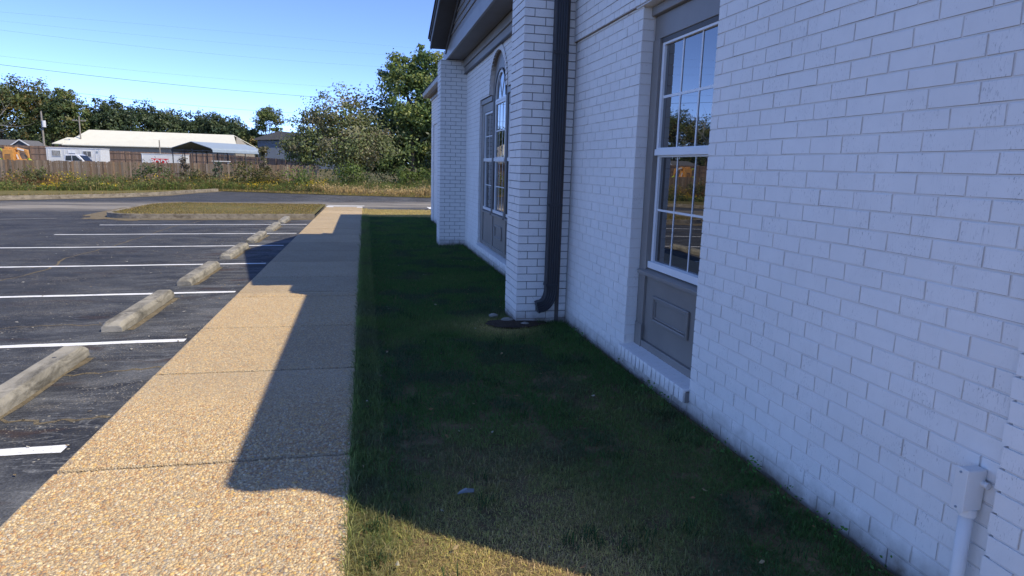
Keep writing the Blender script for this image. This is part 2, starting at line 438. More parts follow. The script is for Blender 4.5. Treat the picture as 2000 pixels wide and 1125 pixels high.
for i in range(len(vx)-1):
    for k in range(8): vf.append((i*9+k, (i+1)*9+k, (i+1)*9+k+1, i*9+k+1))
np_mesh('verge', vv, np.array(vf), M['turf'], kind='structure')

walk = empty('sidewalk', (-.85, 10, 0), kind='structure')
JY = [-2.5, .4, 1.95, 3.646, 5.35, 6.90, 8.56, 8.89, 10.17, 11.86, 13.42, 15.02, 16.72, 18.45, 20.1, 21.75, 23.4, 25.0, 26.6, 28.1, 29.5]
for a, b_ in zip(JY[:-1], JY[1:]):
    m = MB(); g = .013 + .010*min(1, a/9); tl = R_.uniform(-.003, .003)
    m.hexa([(-1.6, a+g, -.16+gz(0,a)), (-.095, a+g, -.16+gz(0,a)), (-.095, b_-g, -.16+gz(0,b_)), (-1.6, b_-g, -.16+gz(0,b_)),
            (-1.6, a+g, gz(0,a)+tl), (-.095, a+g, gz(0,a)+tl), (-.095, b_-g, gz(0,b_)-tl), (-1.6, b_-g, gz(0,b_)-tl)])
    m.build('slab', M['aggregate'], walk, bevel=.008)
m = MB(); m.hexa([(-1.6,-2.5,-.25), (-.095,-2.5,-.25), (-.095,29.5,-.5), (-1.6,29.5,-.5), (-1.598,-2.5,-.10+gz(0,-2.5)), (-.097,-2.5,-.10+gz(0,-2.5)), (-.097,29.5,-.10+gz(0,29.5)), (-1.598,29.5,-.10+gz(0,29.5))])
m.build('joint_bed', M['mulch'], walk)

def pebbles():
    n1, n2 = 34000, 20000
    y = np.concatenate([NR.uniform(1.97, 4.6, n1), 4.6 + 4.2*NR.random(n2)**1.5]); x = NR.uniform(-1.585, -.105, n1+n2)
    for j in JY: 
        k = np.abs(y-j) < .026; y[k] += np.where(y[k] > j, .03, -.03)
    r = np.where(np.arange(n1+n2) < n1, (.0036 + .0078*NR.random(n1+n2)**2.4)*np.clip(1.12-.06*(y-2), .8, 1.1), .0046 + .0048*NR.random(n1+n2)**1.8)
    asp = NR.uniform(.62, 1.0, len(r)); rot = NR.uniform(0, 2*np.pi, len(r)); hh = r*NR.uniform(.22, .5, len(r))
    pal = np.array([(.62,.47,.26), (.52,.36,.18), (.40,.22,.10), (.68,.54,.31), (.34,.17,.075), (.55,.48,.36), (.30,.26,.21), (.72,.62,.42), (.64,.41,.13), (.20,.16,.13), (.46,.30,.15)])
    wts = np.array([20, 17, 13, 13, 8, 8, 5, 2, 9, 4, 13], float); col = pal[NR.choice(len(pal), len(r), p=wts/wts.sum())]*NR.uniform(.76, 1.12, (len(r), 1)); mean = (pal*(wts/wts.sum())[:,None]).sum(0); col = mean + (col-mean)*np.clip(.86-.11*(y-2.2), .45, .86)[:,None]
    zc = gz(0*x, y) + .0005
    K = 6; a = np.arange(K)*2*np.pi/K
    jit = NR.uniform(.85, 1.12, (len(r), K))
    def ring(s, z):
        px = np.cos(a)[None]*jit*r[:,None]*s; py = np.sin(a)[None]*jit*(r*asp)[:,None]*s
        c, q = np.cos(rot)[:,None], np.sin(rot)[:,None]
        return np.stack([x[:,None]+px*c-py*q, y[:,None]+px*q+py*c, np.broadcast_to(z[:,None], px.shape)], -1)
    V = np.concatenate([ring(1.0, zc-.002), ring(.72, zc+hh)], 1)
    nb = np.arange(len(r))[:,None]*(2*K)
    i = np.arange(K); side = np.stack([i, (i+1)%K, K+(i+1)%K, K+i], -1)
    F = (nb[:,:,None] + side[None]).reshape(-1, 4); top = nb + (K + i)[None]
    np_mesh('pebbles', V.reshape(-1, 3), [F, top], M['pebble'], walk, tint=np.repeat(col, 2*K, 0), smooth=True, kind='stuff', offset=walk.location)
pebbles()

# white border paint at the end of the walk and beside the drive
for (x0, x1, y0, y1, dz, par) in ((-1.62, -.02, 30.5, 30.85, -.024, 'road'), (-1.59, -1.30, 28.9, 29.47, .004, 'sidewalk'), (-.33, -.105, 28.9, 29.47, .004, 'sidewalk'), (-1.29, -.34, 29.27, 29.47, .004, 'sidewalk'), (2.75, 3.05, 28.9, 30.4, -.024, 'road')):
    m = MB(); m.add([(x0, y0, gz(x0,y0)+dz), (x1, y0, gz(x1,y0)+dz), (x1, y1, gz(x1,y1)+dz), (x0, y1, gz(x0,y1)+dz)], [(0,1,2,3)])
    m.build('painted_line', M['paint'], bpy.data.objects[par])

# bay stripes
STR = [(1.25,), (4.04,), (6.545,), (9.10,), (11.82,), (14.6,), (17.35,), (20.15,)]
for k, (y,) in enumerate(STR):
    m = MB(); xs = np.linspace(-1.66 - .05*R_.random(), -7.1 - .1*R_.random(), 40)
    sk = -.012
    for i in range(len(xs)-1):
        q = []
        for xx, s_ in ((xs[i], -1), (xs[i+1], -1), (xs[i+1], 1), (xs[i], 1)):
            yy = y + (xx+1.66)*-sk*.0 + s_*(.052 + .006*math.sin(xx*7+k+s_) + .004*math.sin(xx*23+k*2)) + .008*math.sin(xx*1.3+k)
            q.append((xx, yy, gz(xx, yy)-.026))
        m.add(q, [(0,3,2,1)])
    m.build('parking_stripe', M['paint'], lot)

m = MB(); xs = np.linspace(-9.2, -16.5, 30)
for i in range(len(xs)-1):
    q = [(xs[i], 22.72+(xs[i]+9.2)*.45-.05), (xs[i+1], 22.72+(xs[i+1]+9.2)*.45-.05), (xs[i+1], 22.72+(xs[i+1]+9.2)*.45+.05), (xs[i], 22.72+(xs[i]+9.2)*.45+.05)]
    m.add([(a, b_, gz(a, b_)-.026) for a, b_ in q], [(0,3,2,1)])
m.build('faded_stripe', M['old_paint'], lot)

# cracks filled with dry grass and sand
CR = [[(-5.6,8.6),(-5.0,10.2),(-4.86,11.6),(-5.12,12.9),(-5.0,15.0),(-5.05,17.2),(-5.08,19.5),(-4.81,21.9),(-4.5,22.6)],
      [(-2.30,5.52),(-2.0,5.58),(-1.64,5.66)], [(-2.9,4.55),(-2.29,4.58),(-1.97,4.50),(-1.64,4.53)], [(-6.5,6.9),(-5.2,7.3),(-4.2,7.15),(-3.2,7.4),(-2.6,7.3)],
      [(-3.2,21.0),(-2.7,21.5),(-2.4,22.2)], [(-2.28,2.7),(-1.95,2.8),(-1.64,2.76)]]
for path in CR:
    m = MB(); pts = []
    for (a, b_) in zip(path[:-1], path[1:]):
        for t in np.linspace(0, 1, 9)[:-1]:
            pts.append((a[0]+(b_[0]-a[0])*t + R_.uniform(-.035,.035), a[1]+(b_[1]-a[1])*t + R_.uniform(-.035,.035)))
    pts.append(path[-1])
    for i in range(len(pts)-1):
        (x0,y0),(x1,y1) = pts[i], pts[i+1]; d = Vector((x1-x0, y1-y0)).normalized(); nx, ny = -d.y, d.x
        w0 = .004 + .018*vnoise(i*.5, len(path)); w1 = .004 + .018*vnoise((i+1)*.5, len(path))
        q = [(x0+nx*w0,y0+ny*w0),(x0-nx*w0,y0-ny*w0),(x1-nx*w1,y1-ny*w1),(x1+nx*w1,y1+ny*w1)]
        m.add([(a,b_,gz(a,b_)-.028) for a,b_ in q], [(0,1,2,3)])
    m.build('crack_filler', M['crack'], lot)

# pale leaf bits lying on the asphalt
def bits():
    n = 260; x = -1.7-6.0*NR.random(n)**1.2; y = NR.uniform(2.5, 22, n); s = NR.uniform(.008, .024, n); a = NR.uniform(0, 6.28, n)
    z = gz(x, y)-.022
    o = np.array([(-1,0),(0,-.5),(1,0),(0,.5)])
    V = np.stack([x[:,None]+s[:,None]*(o[:,0]*np.cos(a)[:,None]-o[:,1]*np.sin(a)[:,None]), y[:,None]+s[:,None]*(o[:,0]*np.sin(a)[:,None]+o[:,1]*np.cos(a)[:,None]), z[:,None]+NR.uniform(0,.008,(n,4))], -1)
    c = np.where(NR.random((n,1)) < .45, np.array([[.62,.58,.48]]), np.array([[.30,.22,.11]]))
    np_mesh('leaf_litter', V.reshape(-1,3), np.arange(n*4).reshape(n,4), M['blade'], tint=np.repeat(c,4,0), kind='stuff')
bits()

# traffic island with its curb
isl = empty('traffic_island', (-4.5, 26, float(gz(-4.5, 26))), kind='structure')
def outline(off, n=10):
    x0, x1, y0, y1, r = -8.15-off, -1.62, 22.45-off, 29.2+off, 1.5+off
    p = [(x1, y0)]
    for k in range(n+1):
        a = -math.pi/2 - k/n*math.pi/2; p.append((x0+r+r*math.cos(a), y0+r+r*math.sin(a)))
    for k in range(n+1):
        a = math.pi - k/n*math.pi/2; p.append((x0+r+r*math.cos(a), y1-r+r*math.sin(a)))
    p.append((x1, y1)); return p
ou, inn = outline(0), outline(-.16)
def curb_strip(outer, inner, parent, name, h=.12):
    """one curb length per span of about 2 m, open joints between"""
    seg, acc = [0], 0.0
    for i in range(1, len(outer)):
        acc += math.dist(outer[i], outer[i-1])
        if acc > 2.0 or i == len(outer)-1: seg.append(i); acc = 0.0
    for a, b_ in zip(seg[:-1], seg[1:]):
        m = MB()
        for i in range(a, b_):
            po, pi_, qo, qi = outer[i], inner[i], outer[i+1], inner[i+1]
            zo = lambda p: float(gz(*p))
            m.hexa([(*po, zo(po)-.1), (*qo, zo(qo)-.1), (*qi, zo(qi)-.1), (*pi_, zo(pi_)-.1),
                    (po[0]*.97+pi_[0]*.03, po[1]*.97+pi_[1]*.03, zo(po)+h), (qo[0]*.97+qi[0]*.03, qo[1]*.97+qi[1]*.03, zo(qo)+h), (*qi, zo(qi)+h), (*pi_, zo(pi_)+h)])
        m.build(name, M['curb'], parent)
def dense(pl, step=1.0):
    out = []
    for a, b_ in zip(pl[:-1], pl[1:]):
        n = max(1, int(math.dist(a, b_)/step))
        out += [(a[0]+(b_[0]-a[0])*k/n, a[1]+(b_[1]-a[1])*k/n) for k in range(n)]
    return out + [pl[-1]]
def paired(o_, i_, step=1.0):
    O, I = [], []
    for k in range(len(o_)-1):
        n = max(1, int(math.dist(o_[k], o_[k+1])/step))
        for t in range(n):
            O.append((o_[k][0]+(o_[k+1][0]-o_[k][0])*t/n, o_[k][1]+(o_[k+1][1]-o_[k][1])*t/n))
            I.append((i_[k][0]+(i_[k+1][0]-i_[k][0])*t/n, i_[k][1]+(i_[k+1][1]-i_[k][1])*t/n))
    return O+[o_[-1]], I+[i_[-1]]
curb_strip(*paired(ou, inn), isl, 'curb')
mm = MB(); zc = float(gz(-4.9, 26))+.10
cen = (-4.9, 25.8, zc+.03)
vs = [cen] + [(p[0], p[1], float(gz(*p))+.10) for p in inn]
mm.add(vs, [(0, i, i+1) for i in range(1, len(vs)-1)] + [(0, len(vs)-1, 1)])
mm.build('turf', M['turf'], isl)
# apron of sand washed along the island curb
mm = MB()
for i in range(len(ou)-12):
    a, b_ = ou[i], ou[i+1]; d = outline(.62 + .2*math.sin(i*1.3) if i else .5)
    mm.add([(*a, gz(*a)-.024), (*b_, gz(*b_)-.024), (d[i+1][0], d[i+1][1], gz(*d[i+1])-.024), (d[i][0], d[i][1], gz(*d[i])-.024)], [(0,1,2,3)])
mm.build('washed_sand', M['crack'], lot)

# curb along the far side of the road
vo = [p for p in VE if p[0] <= -9.2]
vi = []
for i, p in enumerate(vo):
    a, b_ = vo[max(0, i-1)], vo[min(len(vo)-1, i+1)]; d = Vector((b_[0]-a[0], b_[1]-a[1])).normalized()
    vi.append((p[0]-d.y*.17, p[1]+d.x*.17))
rc = empty('road_curb', (-16, 37, float(gz(-16, 37))), kind='structure')
curb_strip(*paired(vo, vi), rc, 'curb_length', .14)
mm = MB(); o2 = paired(vo, vi)
for i in range(len(o2[0])-1):
    a, b_ = o2[0][i], o2[0][i+1]; n = Vector((a[1]-o2[1][i][1], -(a[0]-o2[1][i][0]))); w = .35 + .2*vnoise(i*.4, 3.0)
    d0 = Vector((a[0]-o2[1][i][0], a[1]-o2[1][i][1])).normalized()*w
    d1 = Vector((b_[0]-o2[1][i+1][0], b_[1]-o2[1][i+1][1])).normalized()*(.35+.2*vnoise((i+1)*.4, 3.0))
    mm.add([(*a, gz(*a)-.024), (*b_, gz(*b_)-.024), (b_[0]+d1.x, b_[1]+d1.y, gz(b_[0]+d1.x, b_[1]+d1.y)-.024), (a[0]+d0.x, a[1]+d0.y, gz(a[0]+d0.x, a[1]+d0.y)-.024)], [(0,1,2,3)])
mm.build('washed_sand', M['crack'], bpy.data.objects['road'])

lawn = sheet('lawn', [-.095, .5, 1.0, 1.5, 2.2, 6, 10, 25], [-6, -2, 0, 2, 4, 6, 9, 12, 16, 20, 24, 26, 28.2], -.035, M['soil'])

# ------------------------------------------------------------------ the brick building
bld = empty('brick_building', (6.0, 11.7, float(gz(0, 11.7))), 'long white painted brick building with grey trim, two brick piers and a dark downspout', 'building')
COURSE, MOD, JT = .083, .2296, .0080
Z0, Y0 = 2.199, 2.734
XW = 2.168
XBAND, XPIL = 2.138, 2.133
WIN = (3.974, 5.177, .03, 2.885)
FWIN = (9.34, 12.86, .03, 2.83); AC, AW, AH, ASP = 11.10, .70, .64, 2.83

def wall_box(m, y0, y1, z0, z1, x=XW+.0048): m.box(x, 2.42, y0, y1, z0, z1)
m = MB()
wall_box(m, 1.70, WIN[0], -.4, 2.885); wall_box(m, WIN[0], WIN[1], -.4, WIN[2]); wall_box(m, WIN[1], 6.9, -.4, 2.885)
wall_box(m, 1.42, 6.9, 2.885, 3.72, XBAND+.006); m.box(XPIL+.006, 2.42, 1.395, 1.70, -.4, 2.885)
wall = m.build('wall', M['mortar'], bld)
m = MB()
wall_box(m, 7.40, FWIN[0], -.5, 3.80); wall_box(m, FWIN[0], FWIN[1], -.5, FWIN[2]); wall_box(m, FWIN[1], 14.65, -.5, 3.80)
wall_box(m, FWIN[0], AC-AW, FWIN[3], 3.80); wall_box(m, AC+AW, FWIN[1], FWIN[3], 3.80)
NA = 24
def archz(y):
    t = min(1.0, abs(y-AC)/AW); return ASP + AH*math.sqrt(max(0, 1-t*t))
for k in range(NA):
    ya, yb = AC-AW*math.cos(math.pi*k/NA), AC-AW*math.cos(math.pi*(k+1)/NA); za, zb = archz(ya), archz(yb)
    x0, x1 = XW+.006, 2.42
    m.hexa([(x0,ya,za),(x1,ya,za),(x1,yb,zb),(x0,yb,zb),(x0,ya,3.8),(x1,ya,3.8),(x1,yb,3.8),(x0,yb,3.8)])
m.build('wall', M['mortar'], bld)
m = MB()
wall_box(m, 15.1, 21.40, -.6, 2.83); wall_box(m, 15.1, 22.0, 2.83, 3.72, XBAND+.006); m.box(XPIL+.006, 2.42, 21.40, 22.0, -.6, 2.83)
m.build('wall', M['mortar'], bld)
m = MB(); m.box(2.425, 16.0, 1.40, 1.52, -.4, 3.72); m.box(2.425, 16.0, 21.82, 21.998, -.6, 3.72); m.box(15.8, 15.998, 1.53, 21.81, -.6, 3.72)
m.build('end_wall', M['brick'], bld)

class Bricks:
    """many bricks in one mesh: each a bevelled block with slightly uneven edges, 18 triangles"""
    def __init__(s): s.V = []; s.n = 0
    def one(s, o, u, w, L, H, proud, depth=.02, rnd=True):
        """o: lower-left corner on the wall plane; u: along, w: outward"""
        jt = (lambda a: R_.uniform(-a, a)) if rnd else (lambda a: 0.0)
        b = .0016; P = []
        pr = proud + jt(.0010); tx, tz = jt(.0006), jt(.0006)
        for (uu, vv) in ((0,0),(L,0),(L,H),(0,H)): P.append((uu, vv, -depth))
        for (uu, vv) in ((0,0),(L,0),(L,H),(0,H)): P.append((uu+jt(.0012), vv+jt(.0012), pr-b))
        for (uu, vv, sx, sz) in ((b,b,-1,-1),(L-b,b,1,-1),(L-b,H-b,1,1),(b,H-b,-1,1)): P.append((uu+jt(.0012), vv+jt(.0012), pr+sx*tx+sz*tz))
        s.V.append(np.array([(o[0]+u[0]*p[0]+w[0]*p[2], o[1]+u[1]*p[0]+w[1]*p[2], o[2]+p[1]) for p in P])); s.n += 1
    @staticmethod
    def faces(n):
        q = np.array([(0,1,5,4),(1,2,6,5),(2,3,7,6),(3,0,4,7),(4,5,9,8),(5,6,10,9),(6,7,11,10),(7,4,8,11),(8,9,10,11)])
        return (np.arange(n)[:,None,None]*12 + q[None]).reshape(-1, 4)

def courses(z0, z1):
    k0 = math.ceil((z0-Z0)/COURSE - 1e-6); k = k0
    while Z0 + k*COURSE < z1 - .02:
        yield k, Z0 + k*COURSE + JT/2, min(COURSE-JT, z1-(Z0+k*COURSE)-JT/2); k += 1

def lay(y0, y1, z0, z1, hole=None, phase=Y0, mod=MOD):
    """spans (k, y_lo, y_hi, z, h) of one face, cut to the face and round the hole"""
    for k, z, h in courses(z0, z1):
        off = phase + (mod/2 if k % 2 else 0)
        i0 = math.floor((y0-off)/mod)
        for i in range(i0, int((y1-y0)/mod)+i0+3):
            a, b_ = off + i*mod + JT/2, off + (i+1)*mod - JT/2
            a, b_ = max(a, y0), min(b_, y1)
            if b_-a < .02: continue
            spans = [(a, b_)]
            if hole:
                ha, hb = hole(z, h)
                if ha is not None:
                    out = []
                    for (p, q) in spans:
                        if q <= ha or p >= hb: out.append((p, q)); continue
                        if ha-p > .02: out.append((p, ha))
                        if q-hb > .02: out.append((hb, q))
                    spans = out
            for (p, q) in spans: yield k, p, q, z, h

PROUD = .0
# the stretch beside the camera: every brick its own object
variants = {}
def variant(L, H, idx):
    key = (round(L, 3), round(H, 3), idx)
    if key not in variants:
        B = Bricks(); B.one((0, L/2, -H/2), (0,-1), (-1,0), L, H, 0.0)
        me = bpy.data.meshes.new('brick'); me.from_pydata([tuple(p) for p in B.V[0]], [], [tuple(f) for f in Bricks.faces(1)]); me.update()
        me.materials.append(M['brick']); variants[key] = me
    return variants[key]
near = list(lay(1.725, WIN[0], -.10, 2.885))
def key(b): 
    c = Vector((XW, (b[1]+b[2])/2, b[3]+b[4]/2)); return (c - Vector((0,0,CAM_H))).length
def seen(b):
    c = Vector((XW, (b[1]+b[2])/2, b[3])) - Vector((0,0,CAM_H)); d = c.dot(fw)
    u, v = F_PX*c.dot(right)/d, F_PX*c.dot(down)/d
    return abs(u) < 1090 and abs(v) < 640
near.sort(key=lambda b: (not seen(b), key(b)))
woff = world_off(wall)
for n_, (k, a, b_, z, h) in enumerate(near[:300]):
    me = variant(round(b_-a, 3), h, R_.randrange(7))
    o = bpy.data.objects.new('brick', me); C.objects.link(o); o.parent = wall
    o.location = Vector((XW + R_.uniform(-.001,.001), (a+b_)/2, z+h/2)) - woff
    o.rotation_euler = (R_.uniform(-.0035,.0035), 0, R_.uniform(-.003,.003))
B = Bricks()
def field(spans, x=XW):
    for k, a, b_, z, h in spans: B.one((x, b_, z), (0,-1), (-1,0), b_-a, h, PROUD)
field(near[300:])
field(lay(WIN[0], WIN[1], -.35, WIN[2]))
field(lay(WIN[1], 6.86, -.35, 2.885))
def soldiers(y0, y1, z0, z1, x):
    n = int(round((y1-y0)/.1148))
    for i in range(n):
        a, b_ = y0+(y1-y0)*i/n+.004, y0+(y1-y0)*(i+1)/n-.004; B.one((x, b_, z0), (0,-1), (-1,0), b_-a, z1-z0-.008, PROUD, .028)
soldiers(1.42, 6.88, 2.888, 2.949, XBAND); field(lay(1.42, 6.88, 2.94, 3.70), XBAND)
field(lay(1.40, 1.722, -.12, 2.885, phase=1.375), XPIL)
def fhole(z, h):
    zc = z+h/2
    if zc < FWIN[2]: return (None, None)
    if zc < FWIN[3]: return FWIN[0], FWIN[1]
    if zc < ASP+AH+.1:
        d = (AW+.10)*math.sqrt(max(0, 1-((zc-ASP)/(AH+.10))**2)); return AC-d, AC+d
    return (None, None)
field(lay(7.48, 14.6, -.40, 3.54, fhole))
field(lay(15.18, 21.40, -.50, 2.83)); soldiers(15.18, 21.98, 2.834, 2.866, XBAND); field(lay(15.18, 21.98, 2.86, 3.62), XBAND)
field(lay(21.40, 21.99, -.50, 2.83, phase=21.40), XPIL)
# brick ends lining the window reveals
B_main = B; B = Bricks()
for (yj, z1, sgn, dp) in ((WIN[1], WIN[3], -1, .097), (FWIN[1], FWIN[3], -1, .046)):
    for k, z, h in courses(.13, z1):
        B.one((XW+.002, yj, z), (1, 0), (0, sgn), dp, h, .004, .004)
for (yj, z1, dp) in ((WIN[0], WIN[3], .095), (FWIN[0], FWIN[3], .044)):
    for k, z, h in courses(.13, z1):
        B.one((XW+dp+.002, yj, z), (-1, 0), (0, 1), dp, h, .004, .004)
np_mesh('bricks', np.concatenate(B_main.V), Bricks.faces(B_main.n), M['brick'], wall, kind='stuff', offset=woff)
np_mesh('reveal_bricks', np.concatenate(B.V), Bricks.faces(B.n), M['jamb_brick'], wall, kind='stuff', offset=woff)
# thin steel lintel under the band, and the arch trim of the centre light
m = MB(); m.box(XBAND+.012, XW+.10, WIN[0]-.1, WIN[1]+.1, 2.876, 2.886); m.build('lintel', M['vinyl'], bld)
m = MB()
n = 26
for k in range(n):
    a0, a1 = math.pi*k/n+.010, math.pi*(k+1)/n-.010
    p = [(AC+AW*math.cos(a0), ASP+.006+AH*math.sin(a0)), (AC+(AW+.10)*math.cos(a0), ASP+.006+(AH+.10)*math.sin(a0)), (AC+(AW+.10)*math.cos(a1), ASP+.006+(AH+.10)*math.sin(a1)), (AC+AW*math.cos(a1), ASP+.006+AH*math.sin(a1))]
    MB().prism(p, 'x', XW-.018, XW+.02).build('arch_brick', M['brick'], wall, bevel=.003)

# piers
def pier(y0, y1, zb):
    x0 = 1.607
    m = MB(); m.box(x0+.009, 2.42, y0+.009, y1-.009, -.6, 3.80)
    p = m.build('pier', M['pier_mortar'], bld)
    global B
    B = Bricks(); w = XW-x0
    for k, z, h in courses(zb, 3.80):
        br = MOD*.955
        if k % 2:
            cuts = [(0, br-JT), (br, w)] if False else [(0, .1045), (.1145, .1145+.2196), (.3441, w)]
            ycut = [(0, .2196), (.2296, .459-.01), (.459, y1-y0)]
        else:
            cuts = [(0, .2196), (.2296, .4492), (.4592, w)]
            ycut = [(0, .1045), (.1145, .334), (.344, y1-y0)]
        for a, b_ in cuts:
            if b_-a > .015: B.one((x0+a, y0, z), (1,0), (0,-1), b_-a, h, R_.uniform(-.001,.002), .02)
        for a, b_ in ycut:
            if b_-a > .015: B.one((x0, y1-a, z), (0,-1), (-1,0), b_-a, h, R_.uniform(-.001,.002), .02)
            if b_-a > .015: B.one((x0+.02, y1, z), (1,0), (0,1), .2, h, 0, .02) if a == 0 else None
    np_mesh('bricks', np.concatenate(B.V), Bricks.faces(B.n), M['pier_brick'], p, kind='stuff', offset=world_off(p))
    return p
pier(6.9, 7.48, -.17); pier(14.6, 15.18, -.25)

# ---- windows
def frame_rect(m, x0, x1, y0, y1, z0, z1, w):
    m.box(x0, x1, y0, y0+w, z0, z1); m.box(x0, x1, y1-w, y1, z0, z1); m.box(x0, x1, y0+w, y1-w, z0, z0+w); m.box(x0, x1, y0+w, y1-w, z1-w, z1)
def sash(win, x, y0, y1, z0, z1, cols, rows, fwid=.038, mun=.016, bottom=None):
    m = MB(); frame_rect(m, x, x+.04, y0, y1, z0, z1, fwid)
    if bottom: m.box(x-.014, x, y0, y1, z0, z0+bottom)
    m.build('sash', M['vinyl'], win, bevel=.004)
    gy0, gy1, gz0, gz1 = y0+fwid, y1-fwid, z0+fwid, z1-fwid
    for i in range(cols):
        for j in range(rows):
            a, b_ = gy0+(gy1-gy0)*i/cols, gy0+(gy1-gy0)*(i+1)/cols; c, d = gz0+(gz1-gz0)*j/rows, gz0+(gz1-gz0)*(j+1)/rows
            MB().add([(x+.022,a,c),(x+.022,a,d),(x+.022,b_,d),(x+.022,b_,c)], [(0,1,2,3)]).build('pane', M['glass'], win)
    for i in range(1, cols):
        yc = gy0+(gy1-gy0)*i/cols; MB().box(x+.017, x+.021, yc-mun/2, yc+mun/2, gz0, gz1).build('muntin', M['vinyl'], win)
    for j in range(1, rows):
        zc_ = gz0+(gz1-gz0)*j/rows; MB().box(x+.0165, x+.0205, gy0, gy1, zc_-mun/2-.002, zc_+mun/2+.002).build('muntin', M['vinyl'], win)

def moulding(win, x, y0, y1, z0, z1):
    m = MB(); frame_rect(m, x-.022, x, y0, y1, z0, z1, .028); m.build('panel_moulding', M['trim'], win, bevel=.007)
    m = MB(); frame_rect(m, x-.010, x, y0+.030, y1-.030, z0+.030, z1-.030, .014); m.build('panel_moulding', M['trim'], win, bevel=.004)

# near window
w1 = empty('window', (XW+.08, 4.57, .1), parent=None); w1.parent = bld; w1.location = Vector((XW+.08, 4.57, .1)) - world_off(bld)
XC = 2.267
for (a, b_) in ((5.05, 5.172), (3.979, 4.10)): MB().box(XC, XC+.05, a, b_, .13, 2.62).build('casing', M['trim'], w1, bevel=.004)
for (a, b_) in ((5.035, 5.165), (3.985, 4.115)): MB().box(XC-.012, XC, a, b_, .13, .33).build('plinth_block', M['trim'], w1, bevel=.004)
m = MB(); m.box(XC+.01, XC+.05, 3.979, 5.172, 2.622, 2.80); m.build('head_panel', M['trim'], w1, bevel=.003)
m = MB(); m.box(XC-.03, XC+.05, 3.979, 5.172, 2.802, 2.872); m.build('head_trim', M['trim'], w1, bevel=.006)
m = MB(); m.box(XC+.02, XC+.06, 4.102, 5.048, 2.585, 2.621); m.build('stop_bead', M['trim_dark'], w1)
sash(w1, XC+.024, 4.105, 5.045, 1.745, 2.605, 3, 2)
sash(w1, XC+.040, 4.105, 5.045, .835, 1.744, 3, 2, .036, .012)
m = MB(); m.box(XC+.012, XC+.0235, 4.105, 5.045, 1.722, 1.772); m.build('meeting_rail', M['vinyl'], w1, bevel=.003)
m = MB(); m.box(XC+.015, XC+.0395, 4.105, 5.045, .812, .868); m.build('bottom_rail', M['vinyl'], w1, bevel=.004)
m = MB(); m.prism([(XC-.035, .755), (XC-.035, .785), (XC+.06, .811), (XC+.06, .755)], 'y', 4.02, 5.13); m.build('stool', M['trim'], w1, bevel=.004)
m = MB(); m.box(XC+.022, XC+.06, 4.101, 5.049, .20, .754); m.build('lower_panel', M['trim'], w1)
moulding(w1, XC+.022, 4.265, 4.885, .39, .605)
m = MB(); m.box(XC-.004, XC+.06, 4.101, 5.049, .13, .198); m.build('base_rail', M['trim'], w1, bevel=.006)
def brick_sill(win, y0, y1, zt, zb, slope=.03):
    sl = MB(); sl.hexa([(2.14,y0,zb),(2.36,y0,zb),(2.36,y1,zb),(2.14,y1,zb),(2.14,y0,zt-.012),(2.36,y0,zt+slope-.012),(2.36,y1,zt+slope-.012),(2.14,y1,zt-.012)])
    s_ = sl.build('sill', M['pier_mortar'], win)
    n = int(round((y1-y0)/.0765))
    for i in range(n):
        a, b_ = y0+(y1-y0)*i/n+.006, y0+(y1-y0)*(i+1)/n-.006; q = R_.uniform(-.002, .002)
        MB().hexa([(2.124+q,a,zb),(2.345,a,zb),(2.345,b_,zb),(2.124+q,b_,zb),(2.126+q,a,zt),(2.345,a,zt+slope),(2.345,b_,zt+slope),(2.126+q,b_,zt)]).build('sill_brick', M['brick'], win, bevel=.005)
    MB().hexa([(2.132,y0,zt-.02),(2.35,y0,zt-.02+slope),(2.35,y1,zt-.02+slope),(2.132,y1,zt-.02),(2.132,y0,zt-.0015),(2.35,y0,zt+slope-.0015),(2.35,y1,zt+slope-.0015),(2.132,y1,zt-.0015)]).build('sill_mortar', M['brick'], win)
brick_sill(w1, WIN[0]-.005, WIN[1]+.015, .122, .03)

# far window with arched centre light
w2 = empty('window', Vector((XW+.08, AC, .1)) - world_off(bld), parent=bld)
XD = 2.214
for (a, b_) in ((12.60, 12.855), (9.345, 9.60)): MB().box(XD, XD+.09, a, b_, .13, 2.58).build('casing', M['trim'], w2, bevel=.004)
for sg in (-1, 1):
    yc = AC+sg*.565
    MB().box(XD-.004, XD+.09, yc-.075, yc+.075, .735, 2.82).build('mullion', M['trim_dark'], w2, bevel=.006)
    MB().box(XD+.002, XD+.09, yc-.07, yc+.07, .13, .73).build('mullion_base', M['trim'], w2, bevel=.005)
    a, b_ = sorted((AC+sg*.645, AC+sg*1.495))
    sash(w2, XD+.014, a, b_, 1.715, 2.575, 2, 2, .036, .014); sash(w2, XD+.028, a, b_, .80, 1.714, 2, 2, .036, .012)
    MB().box(XD+.003, XD+.0135, a, b_, 1.69, 1.745).build('meeting_rail', M['vinyl'], w2); MB().box(XD+.004, XD+.0275, a, b_, .80, .85).build('bottom_rail', M['vinyl'], w2)
    a, b_ = sorted((AC+sg*.645, AC+sg*1.755))
    MB().box(XD+.01, XD+.09, a, b_, 2.585, 2.73).build('head_panel', M['trim'], w2); MB().box(XD-.02, XD+.09, a, b_, 2.732, 2.82).build('head_trim', M['trim'], w2, bevel=.006)
a, b_ = AC-.445, AC+.445
sash(w2, XD+.004, a, b_, 1.715, 2.68, 3, 2, .040, .012); sash(w2, XD+.018, a, b_, .80, 1.714, 3, 2, .040, .012)
MB().box(XD-.007, XD+.0035, a, b_, 1.69, 1.745).build('meeting_rail', M['vinyl'], w2); MB().box(XD-.006, XD+.0175, a, b_, .80, .85).build('bottom_rail', M['vinyl'], w2)
MB().box(XD+.002, XD+.05, a, b_, 2.682, 2.725).build('transom', M['vinyl'], w2, bevel=.003)
